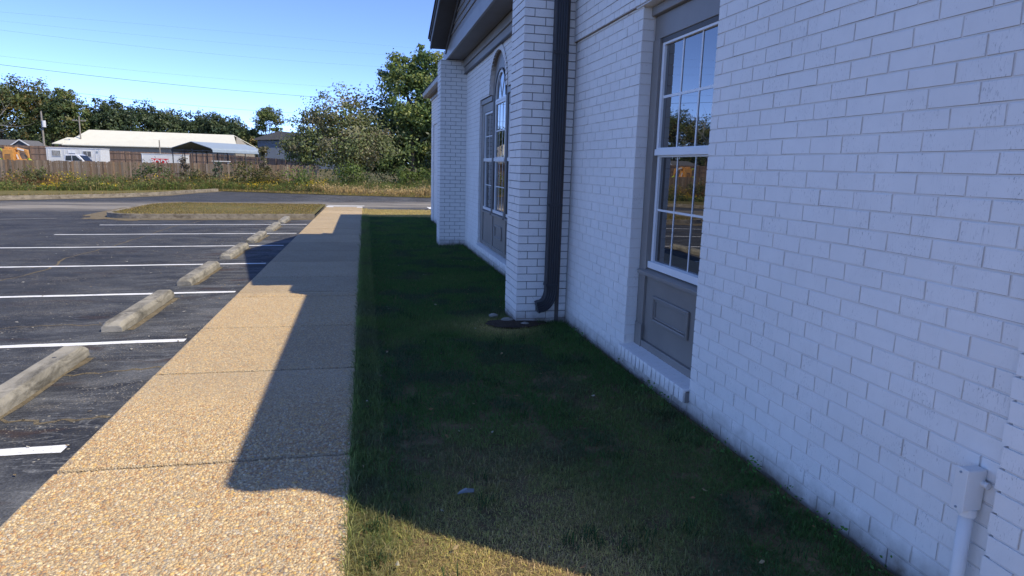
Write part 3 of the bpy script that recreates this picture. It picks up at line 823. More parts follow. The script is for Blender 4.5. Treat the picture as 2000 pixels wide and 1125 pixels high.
def arc(rw, rh, zc_, n=22): return [(AC+rw*math.cos(math.pi*k/n), zc_+rh*math.sin(math.pi*k/n)) for k in range(n+1)]
def plate(inner, outer, x0, x1):
    m = MB()
    for k in range(len(inner)-1): m.prism([inner[k], outer[k], outer[k+1], inner[k+1]], 'x', x0, x1)
    return m
plate(arc(.452, .452, 2.728), arc(.72, .66, 2.832), XD+.012, XD+.09).build('arch_casing', M['trim'], w2)
plate(arc(.448, .448, 2.730), arc(.470, .470, 2.735), XD-.012, XD+.011).build('arch_bead', M['trim_dark'], w2)
plate(arc(.405, .405, 2.727), arc(.447, .447, 2.727), XD+.004, XD+.05).build('arch_sash', M['vinyl'], w2)
m = MB(); m.add([(XD+.026, y_, z_) for y_, z_ in arc(.41, .41, 2.727)], [tuple(range(23))]); m.build('pane', M['glass'], w2)
for ang in (60, 120):
    t = math.radians(ang); MB().bar((XD+.022, AC, 2.727), (XD+.022, AC+.41*math.cos(t), 2.727+.41*math.sin(t)), .014, .008, (1,0,0)).build('muntin', M['vinyl'], w2)
for (a, b_) in ((AC+.64, 12.62), (9.58, AC-.64), (AC-.49, AC+.49)):
    MB().prism([(XD-.020, .742), (XD-.020, .772), (XD+.05, .796), (XD+.05, .742)], 'y', a, b_).build('stool', M['trim'], w2, bevel=.004)
    MB().box(XD+.020, XD+.09, a, b_, .20, .740).build('lower_panel', M['trim'], w2)
    MB().box(XD+.004, XD+.09, a, b_, .13, .198).build('base_rail', M['trim'], w2, bevel=.005)
moulding(w2, XD+.020, AC-.30, AC+.30, .37, .60)
brick_sill(w2, FWIN[0], FWIN[1], .095, .005)

# ---- pediment, eaves, roof
ped = empty('pediment', Vector((1.8, 11.03, 3.8)) - world_off(bld), parent=bld)
PY = 11.03
MB().box(1.72, 1.76, 6.93, 15.14, 3.80, 4.02).build('fascia_board', M['trim'], ped, bevel=.003)
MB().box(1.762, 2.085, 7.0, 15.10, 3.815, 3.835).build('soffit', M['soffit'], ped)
MB().box(2.085, 2.164, 7.49, 14.59, 3.665, 3.812).build('crown_trim', M['trim'], ped, bevel=.012)
MB().box(2.115, 2.164, 7.49, 14.59, 3.54, 3.662).build('frieze_board', M['trim'], ped, bevel=.003)
MB().box(2.10, 2.165, 7.49, 14.59, 3.520, 3.538).build('frieze_bead', M['trim_dark'], ped)
RS, HALF, ZP = .311, 3.63, 5.42     # rake slope, half span, top of roof at the peak
def zr(y): return ZP - RS*abs(y-PY)
z = 4.022; k = 0
while z < ZP-.35:
    hy = (ZP-.30-(z+.06))/RS
    hy = min(hy, 4.08)
    if hy > .15:
        MB().hexa([(1.722,PY-hy,z),(1.77,PY-hy,z),(1.77,PY+hy,z),(1.722,PY+hy,z),(1.745,PY-hy,z+.138),(1.77,PY-hy,z+.138),(1.77,PY+hy,z+.138),(1.745,PY+hy,z+.138)]).build('siding_board', M['trim'], ped)
    z += .132
MB().prism([(PY-3.9, 4.03), (PY+3.9, 4.03), (PY+.3, 5.10), (PY-.3, 5.10)], 'x', 1.772, 1.80).build('gable_sheathing', M['trim_dark'], ped)
def rake(name, x0, x1, t0, t1, mat, end):
    """board following both rakes between depths t0 and t1 under the roof top, plumb-cut at the ends"""
    m = MB()
    for sg in (-1, 1):
        ya, yb = PY, PY + sg*(HALF+end)
        m.hexa([(x0,ya,zr(ya)-t1),(x1,ya,zr(ya)-t1),(x1,yb,zr(yb)-t1),(x0,yb,zr(yb)-t1),(x0,ya,zr(ya)-t0),(x1,ya,zr(ya)-t0),(x1,yb,zr(yb)-t0),(x0,yb,zr(yb)-t0)])
    return m.build(name, mat, ped)
rake('rake_shingle', 1.350, 1.72, .0, .045, M['shingle'], .10)
rake('rake_crown', 1.372, 1.42, .047, .105, M['trim_dark'], .06)
rake('rake_board', 1.392, 1.42, .107, .285, M['trim_dark'], .02)
rake('rake_bead', 1.384, 1.391, .235, .262, M['trim'], .02)
rake('rake_soffit', 1.422, 1.72, .255, .28, M['trim_dark'], .0)
rake('rake_frieze', 1.70, 1.72, .282, .40, M['trim_dark'], -.05)
rf = MB()
for sg in (-1, 1):
    ya, yb = PY, PY + sg*(HALF+.10)
    rf.hexa([(1.72,ya,zr(ya)-.05),(9.0,ya,zr(ya)-.05),(3.2,yb,zr(yb)-.05),(1.72,yb,zr(yb)-.05),(1.72,ya,zr(ya)),(9.0,ya,zr(ya)),(3.2,yb,zr(yb)),(1.72,yb,zr(yb))])
rf.build('gable_roof', M['shingle'], bld)
rf = MB()
for (ya, yb) in ((1.41, 22.35),):
    rf.hexa([(1.89,ya,3.86),(9.1,ya,6.10),(9.1,yb,6.10),(1.89,yb,3.86),(1.89,ya,3.91),(9.1,ya,6.15),(9.1,yb,6.15),(1.89,yb,3.91)])
    rf.hexa([(9.1,ya,6.10),(16.4,ya,3.86),(16.4,yb,3.86),(9.1,yb,6.10),(9.1,ya,6.15),(16.4,ya,3.91),(16.4,yb,3.91),(9.1,yb,6.15)])
rf.build('roof', M['shingle'], bld)
for yy in (1.45, 21.9):
    MB().prism([(2.5, 3.72), (15.9, 3.72), (9.1, 5.8)], 'y', yy, yy+.08).build('gable_end', M['trim'], bld)
for (ya, yb) in ((1.41, 7.0), (15.16, 22.3)):
    MB().box(1.95, 1.975, ya, yb, 3.70, 3.855).build('eave_fascia', M['trim'], bld)
    MB().prism([(1.868, 3.845), (1.883, 3.74), (1.908, 3.715), (1.948, 3.715), (1.948, 3.845)], 'y', ya, yb).build('gutter', M['trim'], bld, bevel=.004)
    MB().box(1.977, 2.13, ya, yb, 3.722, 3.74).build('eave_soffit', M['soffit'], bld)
    MB().box(2.10, 2.136, ya+.02, min(yb, 22.0), 3.60, 3.72).build('eave_frieze', M['trim'], bld, bevel=.004)

# downspout in the corner of the near pier
ds = empty('downspout', Vector((1.965, 6.83, 0)) - world_off(bld), parent=bld)
def rect_sweep(path, w, d, name):
    """ribbed rectangular pipe: profile swept down a path in the XZ plane"""
    m = MB(); prof = []
    for (cx_, cy2, L, ax) in ((0,0,0,0),): pass
    n = 5
    hw, hd = w/2, d/2
    for i in range(n):                      # front face (towards -Y) with shallow ribs
        t = -hw + w*i/n; prof += [(t, -hd), (t+w/n*.25, -hd-.005), (t+w/n*.75, -hd-.005)]
    prof += [(hw, -hd), (hw, hd), (-hw, hd)]
    base = []
    for j, (px, pz, ang) in enumerate(path):
        for (a, q) in prof: m.v.append((px + a*math.cos(ang), 6.835+q, pz + a*math.sin(ang)))
    k = len(prof)
    for j in range(len(path)-1):
        for i in range(k): m.f.append((j*k+i, j*k+(i+1)%k, (j+1)*k+(i+1)%k, (j+1)*k+i))
    m.f.append(tuple(range(k))); m.f.append(tuple(range((len(path)-1)*k, len(path)*k)))
    return m.build(name, M['downspout'], ds)
rect_sweep([(1.974, 3.72, 0), (1.974, 2.0, 0), (1.974, .34, 0)], .128, .098, 'pipe')
el = [(1.974 - .12*(1-math.cos(t)), .30 - .19*math.sin(t), -t*.86) for t in np.linspace(0, math.pi/2, 9)]
el = [(1.974, .345, 0)] + [(p[0], p[1], p[2]) for p in el] + [(1.822, .098, -1.30)]
rect_sweep(el, .125, .096, 'elbow')
m = MB(); m.box(1.904, 2.044, 6.778, 6.896, .335, .365); m.build('joint_band', M['downspout'], ds, bevel=.003)
for zz in (1.2, 2.75):
    MB().box(1.894, 2.054, 6.774, 6.80, zz, zz+.03).build('strap', M['downspout'], ds)

MB().box(2.044, 2.088, 6.890, 6.8975, -.15, 3.7).build('painted_shade_strip', M['painted_shade'], bld)  # added dark strip: paints the shade in the gap beside the downspout

# conduit box on the near wall
cb = empty('conduit_box', (2.12, 1.80, .0), 'white painted conduit box on a vertical pipe low on the brick wall', 'electrical box')
MB().box(2.082, 2.163, 1.778, 1.826, .425, .582).build('body', M['plastic'], cb, bevel=.006)
MB().box(2.074, 2.082, 1.775, 1.829, .422, .586).build('cover', M['plastic'], cb, bevel=.003)
for zz in (.437, .571): MB().tube([(2.0705, 1.802, zz), (2.0745, 1.802, zz)], .0045, 8).build('screw', M['zinc'], cb)
MB().tube([(2.128, 1.802, .40), (2.128, 1.802, .428)], .030, 16).build('collar', M['plastic'], cb, smooth=False)
MB().tube([(2.128, 1.802, -.12), (2.128, 1.802, .40)], .024, 18).build('pipe', M['plastic'], cb, smooth=True)
MB().tube([(2.15, 1.79, .53), (2.150, 1.755, .53)], .012, 10).build('hub', M['plastic'], cb)

# ------------------------------------------------------------------ wheel stops
def wheel_stop(idx, y0, y1, label):
    xc = -2.43 + R_.uniform(-.015, .015); yc = (y0+y1)/2; L = (y1-y0)/2
    o = empty('wheel_stop', (xc, yc, float(gz(xc, yc))-.03), label, 'wheel stop', 'concrete wheel stops along the bays', rz=R_.uniform(-.012,.012))
    prof = [(-.106, 0), (-.101, .066), (-.070, .100), (.070, .100), (.101, .066), (.106, 0)]
    bm = bmesh.new(); ns = 26; rows = []
    for j in range(ns+1):
        t = -L + 2*L*j/ns; e = min(1.0, (L-abs(t))/.07); row = []
        for (a, z_) in prof:
            zz = z_ * (.72 + .28*math.sqrt(max(0, e))) if z_ > .08 else z_*(.8+.2*e)
            nz = (vnoise(t*5+idx*7, a*30)-.5)*.004; row.append(bm.verts.new((a*(.93+.07*e) + (vnoise(t*5, a*20+idx*3)-.5)*.004, t + (vnoise(a*40, idx*5)-.5)*.012*(e<1), max(0, zz+nz if z_ > 0 else 0))))
        rows.append(row)
    for j in range(ns):
        for i in range(len(prof)-1): bm.faces.new((rows[j][i], rows[j][i+1], rows[j+1][i+1], rows[j+1][i]))
    bm.faces.new(rows[0]); bm.faces.new(rows[-1][::-1])
    bmesh.ops.recalc_face_normals(bm, faces=bm.faces)
    me = bpy.data.meshes.new('body'); bm.to_mesh(me); bm.free()
    b = link_mesh('body', me, M['stop'], o); md = b.modifiers.new('bevel', 'BEVEL'); md.width = .008; md.segments = 2; md.limit_method = 'ANGLE'; md.angle_limit = math.radians(30)
    for t in (-L*.55, L*.55):
        MB().tube([(0, t, .09), (0, t, .1015)], .016, 10).build('bolt_hole', M['post_metal'], o, local=True)
    return o
WS = [(4.28, 6.12, 'weathered grey concrete wheel stop nearest the camera, cut by the picture edge'),
      (7.00, 8.84, 'pale grey concrete wheel stop second from the camera, dark stain on its top face'),
      (9.67, 11.5, 'concrete wheel stop beside a reddish brown stain, third from the camera'),
      (12.47, 14.3, 'concrete wheel stop next to the pointed gable shadow, fourth from the camera'),
      (15.17, 17.0, 'concrete wheel stop just past the gable shadow, third from the traffic island'),
      (17.95, 19.75, 'small looking concrete wheel stop second from the traffic island'),
      (20.55, 22.3, 'concrete wheel stop closest to the traffic island curb')]
for i, (a, b_, lb) in enumerate(WS): wheel_stop(i, a, b_, lb)
for (a, b_, lb) in WS:
    m = MB(); ys = np.linspace(a+.06, b_-.08, 22)
    for k in range(21):
        q = []
        for yy, w in ((ys[k], 0), (ys[k+1], 0), (ys[k+1], 1), (ys[k], 1)):
            xx = -2.33 + (.03 + .045*vnoise(yy*3, a))*w; q.append((xx, yy, gz(xx, yy)-.0275))
        m.add(q, [(0,3,2,1)])
    m.build('sand_line', M['crack'], lot)

# scrap and stones on the lawn
bm = bmesh.new()
vs = [bm.verts.new(p) for p in ((-.045,-.015,.022),(-.01,-.022,.030),(.04,-.008,.020),(.045,.012,.028),(.0,.022,.032),(-.03,.008,.024),(.008,-.004,.038))]
for i in range(6): bm.faces.new((vs[i], vs[(i+1)%6], vs[6]))
me = bpy.data.meshes.new('plastic_scrap'); bm.to_mesh(me); bm.free()
o = link_mesh('plastic_scrap', me, M['scrap'], None, (.48, 3.06, float(gz(0, 3.06))-.012)); tag(o, 'crumpled pale scrap of plastic lying on the shaded lawn', 'litter')
md = o.modifiers.new('solid', 'SOLIDIFY'); md.thickness = .003
def stone(x, y, r, h, label):
    bm = bmesh.new(); bmesh.ops.create_icosphere(bm, subdivisions=2, radius=1)
    for v in bm.verts:
        q = 1 + .28*(vnoise(v.co.x*1.7+x*9, v.co.y*1.7+v.co.z*2.3)-.5); v.co = Vector((v.co.x*r*q, v.co.y*r*.75*q, v.co.z*h*q))
    me = bpy.data.meshes.new('stone'); bm.to_mesh(me); bm.free(); me.polygons.foreach_set('use_smooth', [True]*len(me.polygons))
    tag(link_mesh('stone', me, M['stop'], None, (x, y, float(gz(0, y))-.01)), label, 'stone', 'stones at the foot of the pier')
stone(1.53, 6.98, .075, .035, 'flat grey stone against the corner of the near brick pier')
stone(1.42, 7.22, .055, .030, 'small stone in bare soil on the far side of the pier corner')
stone(1.68, 6.78, .05, .025, 'small stone in bare soil in front of the pier face')
m = MB(); c = (1.66, 6.84); pts = []
for k in range(24):
    a = 2*math.pi*k/24; r = .30 + .12*vnoise(k*.7, 2.2); pts.append((c[0]-.05+r*.95*math.cos(a), c[1]+.6*r*math.sin(a), float(gz(0, c[1]))-.008 - .02*0))
m.add([(c[0], c[1], float(gz(0,c[1]))+.004)] + pts, [(0, i+1, (i+1)%24+1) for i in range(24)])
m.build('bare_soil', M['mulch'], lawn)

# ------------------------------------------------------------------ grass
def blades(name, x, y, z, h, w, col, lean=.6, kind='stuff', parent=None, mid=True, up=1.0):
    n = len(x); a = NR.uniform(0, 2*np.pi, n); l = h*lean*NR.random(n)**.55; b2 = NR.uniform(0, 2*np.pi, n)
    dx, dy = np.cos(b2)*w/2, np.sin(b2)*w/2; tx, ty = np.cos(a)*l, np.sin(a)*l
    hz = np.sqrt(np.maximum(h*h - l*l*.8, (h*.15)**2))*up
    base = np.stack([x, y, z], -1); d = np.stack([dx, dy, 0*dx], -1)
    tip = base + np.stack([tx, ty, hz], -1)
    if mid:
        md = base + np.stack([tx*.36, ty*.36, hz*.80], -1)
        V = np.stack([base-d, base+d, md+d*.8, md-d*.8, tip], 1).reshape(-1, 3); i = np.arange(n)[:,None]*5
        F = [i + np.array([[0,1,2,3]]), i + np.array([[3,2,4]])]; k = 5
    else:
        V = np.stack([base-d, base+d, tip], 1).reshape(-1, 3); F = [np.arange(3*n).reshape(n, 3)]; k = 3
    sh = np.ones((n, k, 1))
    return np_mesh(name, V, F, M['blade'], parent, tint=(np.repeat(col[:,None], k, 1)*sh).reshape(-1, 3), kind=kind)

def lawn_col(x, y):
    n = len(x)
    green = np.array([.080,.180,.036]); deep = np.array([.048,.125,.034]); dry = np.array([.66,.46,.24]); yel = np.array([.68,.60,.17]); blue = np.array([.050,.085,.048])
    t = fnoise(x, y, 1.6)
    c = green + (deep-green)*t[:,None]
    c += (blue-c)*(np.clip((fnoise(x, y, 2.6, 7)-.52)*5, 0, .7)[:,None])
    d = np.exp(-((x-.70)/.52)**2)*np.clip(1.15-(y-1.6)/2.3, 0, 1) + .35*np.clip((fnoise(x, y, .9, 3)-.5)*3, 0, 1)*np.clip((9-y)/6, 0.25, 1)
    d += .6*np.exp(-((x-1.4)/.4)**2-((y-6.7)/.4)**2)
    d *= np.clip(1.25-.55*np.clip(x-.9, 0, 2), .45, 1)
    d = d*(.62+.76*fnoise(x, y, 3.1, 5))
    d += .5*np.clip((2.75-y-.55*x)*1.6, 0, 1)  # near corner: dry turf, its tint raised to paint in the sunlight too
    d = np.where(x < .10, d*.45+.12, d)
    d = np.where(y > 23.5, .85, d); p = np.clip(d, 0.03, .93)  # beyond the building's shadow the dry tint paints in sunlit brightness
    p = np.clip(p*(.55+.9*NR.random(n)), 0, 1)[:,None]; mixv = NR.random(n)[:,None]
    c = c*(1-p) + (dry + (yel-dry)*(mixv**1.3))*p
    return c*NR.uniform(.7, 1.4, (n,1)), d
def scatter(n, x0, x1, y0, y1, p=1.0):
    return NR.uniform(x0, x1, n), y0 + (y1-y0)*NR.random(n)**p
def grass_field(n, x0, x1, y0, y1, hs, ws, p=1.0, mid=True, lean=.8):
    x, y = scatter(n, x0, x1, y0, y1, p)
    inwall = (x > 2.14) & (y > 1.3) & (y < 22.05)
    inpier = (x > 1.59) & (((y > 6.88) & (y < 7.5)) | ((y > 14.58) & (y < 15.2)))
    bare = ((x-1.62)/.34)**2 + ((y-6.84)/.22)**2 < NR.uniform(.5, 1.2, n)
    thin = (vnoise(x, y, 9, 4) < .30) & (y < 5)
    k = ~(inwall | inpier | bare | (thin & (NR.random(n) < .6))); x, y = x[k], y[k]; n = len(x)
    c, d = lawn_col(x, y)
    h = NR.uniform(hs[0], hs[1], n)*(1 + .7*(np.abs(x-.0) < .10))*np.where(d > .5, .70, 1.0)*(.7+.6*fnoise(x, y, 2.2, 9))
    h *= np.where((x > 1.95) & (y < 22), 1.25, 1.0)
    return x, y, gz(x, y)-.035, h, NR.uniform(ws[0], ws[1], n), c
G = [grass_field(120000, -.10, 2.16, 1.2, 3.4, (.014,.036), (.0022,.0042)), grass_field(95000, -.10, 2.16, 3.4, 6.4, (.018,.042), (.003,.0055))]
blades('grass', *[np.concatenate([g[i] for g in G]) for i in range(6)], lean=1.5)
G = [grass_field(110000, -.10, 2.16, 6.4, 14, (.026,.052), (.005,.009), 1.2), grass_field(60000, -.10, 2.2, 14, 28.1, (.04,.07), (.010,.018)), grass_field(14000, 2.2, 5, 22.1, 28.1, (.04,.07), (.012,.022))]
blades('grass', *[np.concatenate([g[i] for g in G]) for i in range(6)], lean=.85, mid=False)
# fringe along the walk edge and longer tufts
n = 4200; x = -.10 + np.abs(NR.normal(0, .022, n)) - .02*NR.random(n)**3; y = 1.5 + 12*NR.random(n)**1.6; c, d = lawn_col(x+.15, y)
blades('grass', x, y, gz(x, y)-.035, NR.uniform(.05,.10,n), NR.uniform(.003,.005,n), c*1.15, lean=.95)
xs, ys, hs = [], [], []
for _ in range(70):
    cx_, cy2 = NR.uniform(-.02, 2.05), 1.6 + 6*NR.random()**1.3; k = NR.integers(12, 30)
    xs.append(NR.normal(cx_, .03, k)); ys.append(NR.normal(cy2, .03, k)); hs.append(NR.uniform(.05, .10, k))
x, y, h = map(np.concatenate, (xs, ys, hs)); k = (x > -.09) & (x < 2.13); x, y, h = x[k], y[k], h[k]
blades('grass', x, y, gz(x, y)-.035, h, NR.uniform(.0035,.006,len(x)), np.array([[.055,.10,.03]])*NR.uniform(.6,1.3,(len(x),1)), lean=.9)

def lawn_leaves():
    n = 150; x = NR.uniform(-.05, 2.1, n); y = 1.7 + 14*NR.random(n)**1.5; s = NR.uniform(.008, .022, n); a = NR.uniform(0, 6.28, n); z = gz(x, y) - .012 + NR.uniform(0, .012, n)
    k = ~((x > 1.55) & (y > 6.8) & (y < 7.55)) & ~((x > 1.55) & (y > 14.5)); x, y, s, a, z = x[k], y[k], s[k], a[k], z[k]; n = len(x)
    o = np.array([(-1,0),(-.2,-.5),(1,0),(.1,.5)])
    V = np.stack([x[:,None]+s[:,None]*(o[:,0]*np.cos(a)[:,None]-o[:,1]*np.sin(a)[:,None]), y[:,None]+s[:,None]*(o[:,0]*np.sin(a)[:,None]+o[:,1]*np.cos(a)[:,None]), z[:,None]+NR.uniform(0,.014,(n,4))], -1)
    c = np.array([(.34,.20,.09),(.46,.34,.18),(.22,.13,.07),(.50,.46,.34)])[NR.integers(0, 4, n)]
    np_mesh('fallen_leaves', V.reshape(-1,3), np.arange(n*4).reshape(n,4), M['blade'], tint=np.repeat(c,4,0), kind='stuff')
lawn_leaves()
# small weeds hugging the foot of the wall
def wall_weeds():
    PP, CC = [], []
    for _ in range(34):
        yy = 1.75 + 18*NR.random()**1.5; xx = 2.12 - abs(NR.normal(0, .03))
        if 6.6 < yy < 7.6 or 14.4 < yy < 15.3: continue
        k = NR.integers(10, 30); PP.append(np.stack([NR.normal(xx, .03, k).clip(None, 2.155), NR.normal(yy, .05, k), gz(0, yy) - .02 + .075*NR.random(k)], -1)); CC.append(np.array([[.07,.17,.03]])*NR.uniform(.6, 1.3, (k,1)))
    P, c = np.concatenate(PP), np.concatenate(CC); V, T = leaf_quads(P, np.full(len(P), .010), c*1.3, asp=.6, out=np.repeat([[-.6,-.6,1.0]], len(P), 0))
    np_mesh('wall_weeds', V, np.arange(len(V)).reshape(-1,4), M['blade'], tint=T, kind='stuff')

def dry_col(n, x, y, g=.45):
    pal = np.array([(.27,.19,.075), (.32,.23,.11), (.15,.15,.045), (.20,.175,.055), (.50,.36,.06), (.10,.12,.035)]); w = np.array([.30,.27,.12,.15,.10,.06])
    c = pal[NR.choice(len(pal), n, p=w)]; return c*NR.uniform(.7, 1.25, (n,1))
n = 26000; x, y = scatter(n, -8.0, -1.75, 22.6, 29.0); r = 1.35
k = ~(((x < -6.65) & (((y < 23.95) & (((x+6.65)**2+(y-23.95)**2) > r*r)) | ((y > 27.7) & (((x+6.65)**2+(y-27.7)**2) > r*r)))))
x, y = x[k], y[k]; blades('grass', x, y, gz(x, y)+.09, NR.uniform(.03,.075,len(x)), NR.uniform(.015,.03,len(x)), dry_col(len(x), x, y), lean=.8, mid=False)
n = 30000; x = NR.uniform(-34, 14, n); y = edge_y(x) + .15 + 4.5*NR.random(n)**1.3
blades('grass', x, y, gz(x, y)+.01, NR.uniform(.05,.16,n), NR.uniform(.02,.045,n), dry_col(n, x, y), lean=.8, mid=False)

# ------------------------------------------------------------------ leaves: trees, shrubs, weeds
def leaf_quads(P, size, col, flat=.0, asp=.55, out=None):
    """leaf-sized diamonds; with out given each leaf roughly faces that way, as leaves on a crown do"""
    n = len(P); nv = NR.normal(size=(n,3)); nv /= np.linalg.norm(nv, axis=1, keepdims=True)
    if out is not None:
        o_ = out/np.maximum(1e-6, np.linalg.norm(out, axis=1, keepdims=True)); nv = o_*1.0 + nv*.85 + np.array([0,0,.25]); nv /= np.maximum(1e-6, np.linalg.norm(nv, axis=1, keepdims=True))
    d = np.cross(nv, NR.normal(size=(n,3))); d /= np.maximum(1e-6, np.linalg.norm(d, axis=1, keepdims=True)); e = np.cross(nv, d)
    s = (size*NR.uniform(.6, 1.35, n))[:,None]
    V = np.stack([P-d*s, P+e*s*asp, P+d*s, P-e*s*asp], 1)
    return V.reshape(-1,3), np.repeat(col, 4, 0)

wall_weeds()

def crown_points(c, rad, ncl, per, rng, shell=.55, lump=.26, bottom=-.55):
    """cluster centres over a lumpy ellipsoid, leaves thrown round each"""
    c, rad = np.array(c), np.array(rad)
    d = rng.normal(size=(ncl,3)); d /= np.linalg.norm(d, axis=1, keepdims=True); d[:,2] = np.where(d[:,2] < bottom, -d[:,2]*.6, d[:,2])
    rr = (shell + (1-shell)*rng.random(ncl)**.6)[:,None]*(.88+.24*rng.random((ncl,1)))
    cl = c + d*rr*rad
    sz = rad.mean()*lump*rng.uniform(.55, 1.35, ncl)
    off = rng.normal(size=(ncl*per,3))*np.repeat(sz, per)[:,None]*np.array([1,1,.72]); P = np.repeat(cl, per, 0) + off
    crown_points.out = np.repeat((cl-c)/rad, per, 0)*1.0 + off/np.repeat(sz, per)[:,None]*.8
    return cl, P, np.repeat(np.arange(ncl), per)

def palette_cols(ids, ncl, pal, rng, jitter=.25):
    pal = np.array(pal); base = pal[rng.integers(0, len(pal), ncl)]*rng.uniform(.75, 1.25, (ncl,1))
    return base[ids]*rng.uniform(1-jitter, 1+jitter, (len(ids),1))

def limbs(base, top, cl, r0, rng, n=7, mat=None):
    m = MB(); base = Vector(base); top = Vector(top)
    pts = [base.lerp(top, t) + Vector((rng.normal()*.03*(top-base).length*t, rng.normal()*.03*(top-base).length*t, 0)) for t in np.linspace(0, 1, 7)]
    m.tube(pts, [r0*(1.25 if i == 0 else 1-.75*i/6) for i in range(7)], 8)
    for k in range(n):
        t = rng.uniform(.35, .85); a = pts[int(t*6)]; b = Vector(cl[rng.integers(0, len(cl))])
        mid = a.lerp(b, .5) + Vector((0,0,.08*(b-a).length))
        m.tube([a, mid, b], [r0*.42*(1-.5*t), r0*.25*(1-.5*t), r0*.07], 6)
    return m

def tree(name, label, x, y, zb, h, w, pal, ncl=90, per=36, leaf=.35, seed=1, group=None, trunk_h=.25, r0=None, cat='tree', shape=None, shell=.5, lump=.24, bark='bark', nl=7, bottom=-.55):
    rng = np.random.default_rng(seed); o = empty(name, (x, y, zb), label, cat, group)
    th = h*trunk_h; cz = th + (h-th)*.5
    parts = shape or [((0,0,cz), (w/2, w/2*.9, (h-th)*.5), 1.0)]
    CL, PP, CC, OO = [], [], [], []
    for c, rad, share in parts:
        cl, P, ids = crown_points(c, rad, int(ncl*share), per, rng, shell, lump, bottom)
        OO.append(crown_points.out); CL.append(cl); PP.append(P); CC.append(palette_cols(ids, int(ncl*share), pal, rng))
    P, col, CLa = np.concatenate(PP), np.concatenate(CC), np.concatenate(CL)
    O = np.concatenate(OO); k = P[:,2] > .05; P, col, O = P[k], col[k], O[k]
    V, T = leaf_quads(P, np.full(len(P), leaf), col, out=O)
    np_mesh('crown', V, np.arange(len(V)).reshape(-1,4), M['leaf'], o, tint=T)
    limbs((0,0,-.2), (0,0,th+(h-th)*.72), CLa, r0 or h*.022, rng, nl).build('trunk', M[bark], o, local=True, smooth=True)
    return o

OAK = [(.030,.045,.016), (.040,.056,.018), (.052,.066,.022), (.024,.036,.014), (.060,.058,.022)]; OAK = [tuple(q*2.3 for q in c) for c in OAK]
OAKD = [(.020,.032,.014), (.028,.040,.016), (.038,.050,.020), (.016,.026,.012)]; OAKD = [tuple(q*2.6 for q in c) for c in OAKD]
PINE = [(.050,.068,.020), (.066,.082,.022), (.040,.056,.018), (.085,.080,.026)]; PINE = [tuple(q*2.2 for q in c) for c in PINE]
MIX = [(.055,.070,.020), (.075,.080,.022), (.042,.058,.018), (.105,.075,.022), (.035,.046,.016)]; MIX = [tuple(q*2.1 for q in c) for c in MIX]
far = [  # x, y, h, w, palette, label
 (-108,168,16,17,MIX,'broad tree far beyond the left edge of the fenced yard'), (-96,172,18,16,OAK,'tall tree beyond the yard, left of the picture edge'),
 (-85,165,15.5,14,MIX,'yellow green tree at the left edge behind the grey roofed house'), (-79,172,17.8,13,PINE,'tall rounded pine at the far left of the skyline'),
 (-72.6,170,17.6,11,MIX,'tallest tree of the left hand clump behind the house'), (-67.5,168,14.6,10,MIX,'sloping crowned tree right of the tallest one'),
 (-62.6,164,15.2,7.2,PINE,'pointed conical tree standing apart against the sky'), (-59.5,172,11.0,8,MIX,'low tree with yellowing leaves between cone and oak'),
 (-55.8,168,14.0,9,OAKD,'dark round oak with two bumps behind the white roof'), (-50.5,172,13.6,9.5,OAKD,'dark oak above the middle of the white roof'),
 (-45.5,175,12.6,9,OAKD,'dark green oak right of the double bumped oak'), (-40,176,12.0,10,OAKD,'rounded dark oak above the carport'),
 (-34.5,174,12.2,9,OAKD,'dark oak in the row left of the pine'), (-30,172,10.6,7,OAKD,'low dark oak at the right end of the row'),
 (-25.5,170,8.2,7,MIX,'low mixed tree under the pine, right of the white roof'), (-17,168,7.6,9,MIX,'low tree behind the blue grey metal building'), (-8,166,9,12,OAK,'oak screened by the big bushy tree'), (3,170,9.5,14,OAK,'oak behind the tall tree by the brick building')]
for i, (x, y, h, w, pal, lb) in enumerate(far):
    tree('background_tree', lb, x, y, float(gz(x,y))-.3, h-.2, w*1.16, pal, ncl=260, per=30, leaf=.27, seed=100+i, group='trees on the skyline', trunk_h=.10 if pal is not PINE else .15, shell=.60, lump=.105)
x, y = -21.9, 168
tree('pine_tree', 'lone pine with a flat open crown on bare trunks against the sky', x, y, float(gz(x,y)), 13.2, 7, PINE, ncl=150, per=46, leaf=.20, seed=77, trunk_h=.5,
     shape=[((.2,0,10.4), (3.3,2.7,2.7), .74), ((-1.6,0,8.2), (1.8,1.5,1.3), .14), ((1.6,0,7.6), (1.8,1.5,1.5), .12)], r0=.2, shell=.35, lump=.17, nl=12)

# a belt of lower trees closing the view behind the skyline trees
def belt():
    rng = np.random.default_rng(5); n = 240; xs = rng.uniform(-150, 60, n); ys = rng.uniform(182, 196, n); PP, CC = [], []
    for x, y in zip(xs, ys):
        cl, P, ids = crown_points((x, y, 3.2), (4.2, 3, 3.8+rng.uniform(-.8,.8)), 18, 18, rng, .6, .20, -.9); PP.append(P); CC.append(palette_cols(ids, 18, OAKD+OAK, rng))
    P, col = np.concatenate(PP), np.concatenate(CC); V, T = leaf_quads(P, np.full(len(P), .5), col, out=np.repeat([[.3,-1,.8]], len(P), 0))
    tag(np_mesh('distant_woods', V, np.arange(len(V)).reshape(-1,4), M['leaf'], tint=T), 'low dark belt of distant woods behind the skyline trees', 'woods', kind='stuff')
belt()

